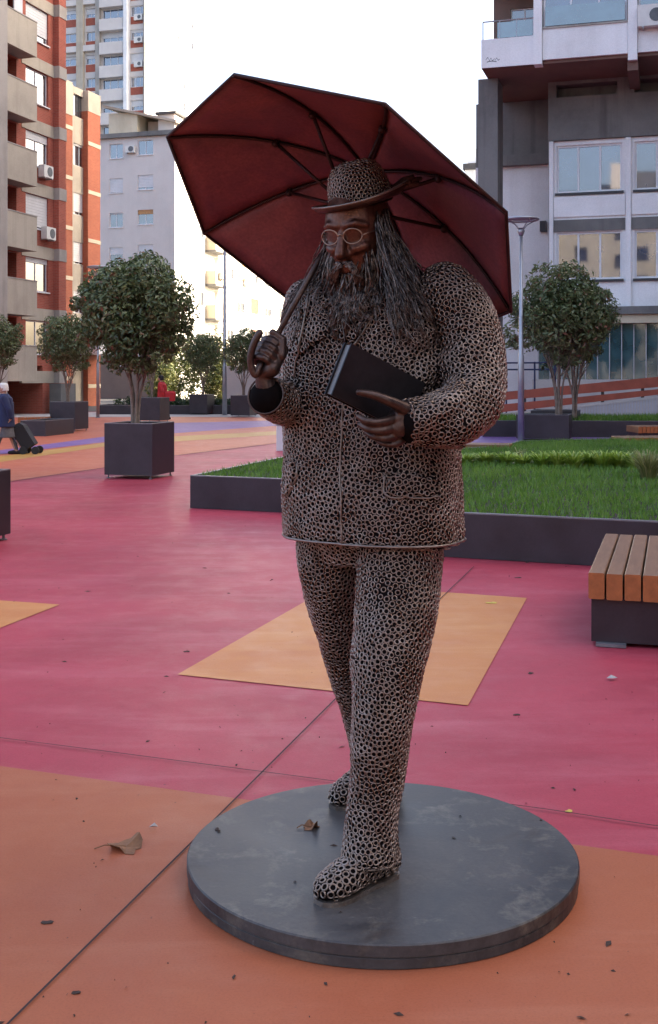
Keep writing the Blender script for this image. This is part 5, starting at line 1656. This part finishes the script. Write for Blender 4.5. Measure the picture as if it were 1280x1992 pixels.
def g_mous(g):
    s = g.choice((-1, 1)); q = g.uniform(.2, 1)
    root = HW(s * .026 * q, .130, -.070 - .02 * g.random())
    return [root, HW(s * (.022 + .02 * q), .128 + g.uniform(-.004, .006), -.095 - .02 * g.random()), HW(s * (.03 + .03 * q), .112 + g.uniform(-.01, .012), -.13 - .03 * g.random()), HW(s * (.066 + g.uniform(-.01, .02)), .085, -.165 - .04 * g.random())]
strands('moustache', g_mous, 170, .0026, 53, head_o)

# --- book
TL, BL, TRb = P(684, 668, 3.455), P(645, 769, 3.43), P(822, 752, 3.63)
e1, e2 = (BL - TL), (TRb - TL)
bn = e1.cross(e2).normalized(); bn = bn if bn.y > 0 else -bn
e2 = e2 - e1 * (e2.dot(e1) / e1.length_squared)
ct, th_ = .005, .040
def slab(o_, a, b, c): 
    m = MB(); m.hexa([o_, o_ + a, o_ + a + b, o_ + b, o_ + c, o_ + a + c, o_ + a + b + c, o_ + b + c]); return m
book_o = slab(TL, e1, e2, bn * ct).build('book', M['book'], statue)
slab(TL + bn * (th_ - ct), e1, e2, bn * ct).build('back_cover', M['book'], book_o)
slab(TL + bn * (ct + .0005) + e1 * .025 + e2 * .02, e1 * .95, e2 * .965, bn * (th_ - 2 * ct - .001)).build('page_block', M['pages'], book_o)
slab(TL + e2 * 1.0 + bn * .0, e1, e2.normalized() * .005, bn * th_).build('spine', M['book'], book_o)

# --- hands
hand = MB()
hand.capsule([P(828, 822, 3.555), P(800, 818, 3.525), P(778, 814, 3.50)], [.036, .038, .040], 14)
hand.capsule([P(790, 800, 3.50), P(775, 832, 3.49)], [.034, .032], 14)
for pts, rr in (([(789, 796, 3.475), (756, 780, 3.445), (728, 769, 3.437), (698, 763, 3.432)], (.021, .0165, .014, .010)),
                ([(772, 812, 3.485), (742, 821, 3.447), (716, 820, 3.438), (697, 810, 3.452)], (.0165, .0135, .0120, .0092)),
                ([(776, 827, 3.495), (746, 837, 3.456), (719, 836, 3.446), (700, 826, 3.460)], (.0165, .0135, .0120, .0092)),
                ([(782, 840, 3.51), (756, 852, 3.474), (731, 851, 3.466), (713, 842, 3.480)], (.0155, .0128, .0112, .0088)),
                ([(790, 850, 3.525), (769, 864, 3.500), (749, 864, 3.494), (734, 857, 3.504)], (.014, .0115, .0100, .0080))):
    q = crom([(*P(*p), r_) for p, r_ in zip(pts, rr)], 4)
    hand.capsule([x[:3] for x in q], [x[3] for x in q], 10)
hm = remeshed(hand, 0.0034, 1, 'hand'); hm.materials.append(M['bronze']); link(bpy.data.objects.new('hand', hm), statue)

UC = Vector((0.0342, 3.9145, 2.1755)); UN = Vector((0.40936, 0.45229, 0.79238)).normalized(); UR = 0.6575
ua = UN.cross(UP).normalized(); ub = UN.cross(ua)
grip = UC - UN * .565
fr = (Vector((-.25, -1, .1)) - UN * Vector((-.25, -1, .1)).dot(UN)).normalized()     # towards the viewer
rt = UN.cross(fr) ; rt = rt if rt.x > 0 else -rt
hand2 = MB()
for i in range(4):
    c = grip + UN * (.034 - .023 * i)
    r_ = [.031, .033, .032, .029][i]
    pts = [c + (fr * math.sin(R(a)) + rt * math.cos(R(a))) * r_ * (1.0 if a < 150 else .85) for a in range(-40, 231, 30)]
    hand2.capsule(pts, [.0125 - .0004 * i] * len(pts), 10)
pal = grip + rt * .034 - fr * .012
hand2.capsule([pal + UN * .035, pal - UN * .045], [.023, .025], 12)
hand2.capsule([grip + rt * .045 + UN * .01, grip + rt * .03 + UN * .055 + fr * .02, grip - rt * .005 + UN * .060 + fr * .034], [.018, .0155, .012], 10)   # thumb
hand2.capsule([pal - UN * .04, P(514, 726, 3.665), P(516, 750, 3.67), P(528, 778, 3.70)], [.028, .030, .033, .036], 14)
hm = remeshed(hand2, 0.0034, 1, 'hand'); hm.materials.append(M['bronze']); link(bpy.data.objects.new('hand', hm), statue)
# cuff rims
for c, ax_, r_ in ((P(794, 820, 3.512), (P(850, 812, 3.54) - P(808, 818, 3.52)).normalized(), .066), (P(517, 769, 3.665), (P(552, 787, 3.83) - P(520, 771, 3.69)).normalized(), .060)):
    x_ = ax_.orthogonal().normalized(); y_ = ax_.cross(x_)
    mb = MB(); mb.tube([c + (x_ * math.cos(a) + y_ * math.sin(a)) * r_ for a in np.linspace(0, 2 * math.pi, 33)], .0038, 6); mb.build('cuff', M['bronze'], coat_o, True)

# --- umbrella
APX = .25
umb = MB()
umb.tube([UC - UN * .575, UC + UN * (APX + .10)], .0095, 10)
umb_o = umb.build('umbrella', M['bronze'], statue, True)
hk = crom([UC - UN * .55, UC - UN * .622, P(497, 730, 3.63), P(489, 714, 3.625), P(488, 690, 3.62), P(495, 666, 3.615), P(505, 648, 3.615)], 5)
mb = MB(); mb.capsule(hk, [.0105 + .0015 * k / len(hk) for k in range(len(hk))], 10); mb.build('crook_handle', M['bronze'], umb_o, True)
ROLL = -2.30306
rimv = [UC + (ua * math.cos(ROLL + k * math.pi / 4) + ub * math.sin(ROLL + k * math.pi / 4)) * UR for k in range(8)]
def dome(k, rho, lift=0.0):
    """point on rib k (fractional k lies in a panel) at radial fraction rho"""
    k0 = int(math.floor(k)) % 8; fr_ = k - math.floor(k)
    e = rimv[k0].lerp(rimv[(k0 + 1) % 8], fr_)
    h = APX * (1 - rho ** 2.1)
    sag = -0.030 * math.sin(math.pi * fr_) * rho * (1 - rho) * 2
    return UC + (e - UC) * rho + UN * (h + sag + lift)
for k in range(8):
    mb = MB(); nr_, na_ = 10, 6
    vs = []
    for lay in (0.0, 0.006):
        for i in range(nr_ + 1):
            for j in range(na_ + 1):
                rho = 0.02 + 0.98 * i / nr_
                vs.append(dome(k + (j / na_) * 0.9985 + 0.00075, rho, lay))
    st = (nr_ + 1) * (na_ + 1); fs = []
    for i in range(nr_):
        for j in range(na_):
            a = i * (na_ + 1) + j
            fs.append((a, a + 1, a + na_ + 2, a + na_ + 1)); fs.append((st + a, st + a + na_ + 1, st + a + na_ + 2, st + a + 1))
    for j in range(na_):
        a = nr_ * (na_ + 1) + j; fs.append((a, a + 1, st + a + 1, st + a))
    for i in range(nr_):
        for j in (0, na_):
            a = i * (na_ + 1) + j; fs.append((a, a + na_ + 1, st + a + na_ + 1, st + a))
    mb.add(vs, fs); mb.build('panel', M['umb'], umb_o, True)
    mb = MB(); mb.tube([dome(k, .03 + .97 * i / 12, -.007) for i in range(13)], .0055, 6); mb.build('rib', M['umb_rib'], umb_o, True)
    j0 = dome(k, .50, -.012)
    mb = MB(); mb.tube([UC + UN * .075, j0], .0065, 6); mb.capsule([j0 - UN * .004, j0 + UN * .008], .013, 8); mb.build('strut', M['umb_rib'], umb_o, True)
mb = MB(); mb.tube([rimv[i % 8] - UN * .001 for i in range(9)], .006, 6); mb.build('rim_rod', M['umb_rib'], umb_o, True)
mb = MB(); mb.tube([UC + UN * .05, UC + UN * .10], .022, 12); mb.tube([UC + UN * (APX - .05), UC + UN * (APX - .01)], .026, 12); mb.build('runner', M['umb_rib'], umb_o, True)

# --- place the rings: the ones that show largest are pieces of their own, the rest one shell per garment
camp = cam.location
def shown(r):
    d = camp - r[1]; c = r[2].dot(d.normalized())
    return (c * r[3] ** 2 / d.length_squared) if c > 0.35 else 0
from mathutils.bvhtree import BVHTree as _B
order = sorted(range(len(RINGS)), key=lambda i: -shown(RINGS[i]))
single = set(order[:300])
byp = {}
for i, (part, p, nr, rad) in enumerate(RINGS):
    x, y, z = ring_matrix(nr, (i * 2.4) % 6.28)
    if i in single:
        o = bpy.data.objects.new('ring', ring_me)
        m = Matrix(((x.x * rad, y.x * rad, z.x * rad, p.x), (x.y * rad, y.y * rad, z.y * rad, p.y), (x.z * rad, y.z * rad, z.z * rad, p.z), (0, 0, 0, 1)))
        o.matrix_basis = m
        col.objects.link(o); o.parent = part
        # parts sit at the world origin, so the ring's own matrix is its place
    else:
        byp.setdefault(part.name, (part, []))[1].append((p, x, y, z, rad))
for nm, (part, lst) in byp.items():
    Pp = np.array([l[0] for l in lst]); X = np.array([l[1] for l in lst]); Y = np.array([l[2] for l in lst]); Z = np.array([l[3] for l in lst]); rd = np.array([l[4] for l in lst])
    V = Pp[:, None, :] + rd[:, None, None] * (TV[None, :, 0, None] * X[:, None, :] + TV[None, :, 1, None] * Y[:, None, :] + TV[None, :, 2, None] * Z[:, None, :])
    k = len(lst)
    Fq = (TF[None] + (np.arange(k) * len(TV))[:, None, None]).reshape(-1, 4)
    me = raw_mesh('ring_shell', V.reshape(-1, 3), Fq, 4, M['ring'], smooth=True)
    tag(link(bpy.data.objects.new('ring_shell', me), part), kind='stuff')
# ------------------------------------------------------------------ litter
def dry_leaf(px, py, z, size, label, mat, seed, maple=True, rot=None, curl=0.35):
    g = random.Random(seed)
    if z < .02: z = 0.0 if py > 1470 and px < 440 or py > 1640 or 800 < px < 1000 and py < 1300 else -0.004
    c = G(px, py, z)
    if not maple: curl *= .45
    n = 15 if maple else 8
    r0 = rot if rot is not None else g.uniform(0, 6.28)
    pts = []
    for k in range(n):
        a = 2 * math.pi * k / n
        rr = size * ((0.78 + 0.22 * (k % 3 == 0)) if maple else (0.5 + 0.5 * abs(math.cos(a)))) * g.uniform(.8, 1.15)
        pts.append((rr * math.cos(a + r0), rr * math.sin(a + r0), rr * curl * (0.4 + abs(math.sin(a * 1.5 + seed))) * max(0, math.sin(a * 2 + seed)) * g.uniform(.6, 1.2) + .0022))
    mb = MB()
    top = [(c.x + p[0], c.y + p[1], c.z + p[2]) for p in pts]; mid = [(c.x + p[0] * .5, c.y + p[1] * .5, c.z + p[2] * g.uniform(.2, .6) + .0022) for p in pts]
    vs = top + mid + [(c.x, c.y, c.z + .0022)]
    fs = []
    for k in range(n):
        k2 = (k + 1) % n
        fs.append((k, k2, n + k2, n + k)); fs.append((n + k, n + k2, 2 * n))
    lo = [(v[0], v[1], v[2] - .0015) for v in vs]
    m = len(vs)
    mb.add(vs + lo, fs + [tuple(m + i for i in reversed(f)) for f in fs] + [(k, m + k, m + (k + 1) % n, (k + 1) % n) for k in range(n)])
    t = thing('dry_leaf', (c.x, c.y, c.z), label, 'leaf', 'fallen leaves on the square')
    mb.build('blade', mat, t)
    if maple: mb = MB(); mb.tube([(c.x, c.y, c.z + .004), (c.x - size * 1.0, c.y - size * .15, c.z + .012), (c.x - size * 1.5, c.y - size * .3, c.z + .003)], .002, 5); mb.build('stalk', mat, t)
    return t
dry_leaf(245, 1648, .006, .072, 'large curled brown leaf on the orange paving left of the plinth', M['dry'], 3, curl=.5)
dry_leaf(606, 1610, SD, .034, 'shrivelled brown leaf lying on the plinth', M['dry'], 5, curl=.8)
dry_leaf(955, 1173, .006, .045, 'yellow leaf on the apricot square', M['dry_y'], 6, False, 0.1, .15)
dry_leaf(1106, 1579, .006, .02, 'small yellow leaf on the paving joint right of the plinth', M['dry_y'], 7, False, .5, .3)
dry_leaf(422, 1614, SD, .012, 'tiny dark leaf near the rim of the plinth', M['dry_d'], 8, False)
dry_leaf(92, 1795, .006, .02, 'dark leaf scrap on the orange paving, lower left', M['dry_d'], 9, False, .3, .2)
dry_leaf(148, 1932, .006, .013, 'tiny dark leaf scrap by the lower left joint', M['dry_d'], 10, False, .3, .4)
dry_leaf(1005, 1391, .006, .02, 'dark leaf scrap on the pink paving below the apricot square', M['dry_d'], 11, False, .3, .3)
dry_leaf(1008, 1124, .006, .03, 'small dark leaf between the bench and the lawn bed', M['dry_d'], 12, False, .1, .2)
dry_leaf(1032, 1310, .006, .022, 'brown leaf scrap right of the apricot square', M['dry_d'], 13, False, 1.1, .2)
dry_leaf(363, 1268, .006, .022, 'brown leaf scrap on the pink paving left of the apricot square', M['dry_d'], 14, False, .2, .2)
mb = MB(); c = G(298, 1613); mb.add([(c.x - .016, c.y, .008), (c.x, c.y - .008, .016), (c.x + .017, c.y + .004, .009), (c.x + .003, c.y + .012, .02)], [(0, 1, 3), (1, 2, 3), (0, 3, 2), (0, 2, 1)]); tag(mb.build('paper_scrap', M['scrap']), 'tiny white paper scrap beside the large brown leaf', 'litter')
mb = MB(); c = G(1190, 1322); mb.add([(c.x - .03, c.y, .008), (c.x, c.y - .02, .012), (c.x + .035, c.y + .004, .009), (c.x + .003, c.y + .025, .02)], [(0, 1, 3), (1, 2, 3), (0, 3, 2), (0, 2, 1)]); tag(mb.build('paper_scrap', M['scrap']), 'pale scrap on the pink paving near the bench foot', 'litter')
# twigs and crumbs
g = random.Random(77)
mb = MB()
for i in range(230):
    Y = g.uniform(2.7, 14) if i % 3 else g.uniform(2.7, 5.5); X = g.uniform(-.32, .32) * Y
    if (X - .176) ** 2 + (Y - 3.84) ** 2 < .66 ** 2:
        z = SD
        if g.random() < .5: continue
    else: z = .001 if Y < 4.6 - .37 * X else -.003
    s = g.uniform(.0025, .008); a = g.uniform(0, 6.28); el = g.choice((1, 1, 1, 2, 3.5))
    dx, dy = math.cos(a) * s * el, math.sin(a) * s * el
    mb.add([(X - dx, Y - dy, z + .001), (X + dy * .4, Y - dx * .4, z + .005), (X + dx, Y + dy, z + .001), (X - dy * .4, Y + dx * .4, z + .001), (X, Y, z + .002 + s * .5)], [(0, 1, 4), (1, 2, 4), (2, 3, 4), (3, 0, 4)])
tag(mb.build('leaf_crumbs', M['dry_d']), 'scattered dark leaf crumbs and twigs on the paving', 'debris', kind='stuff')
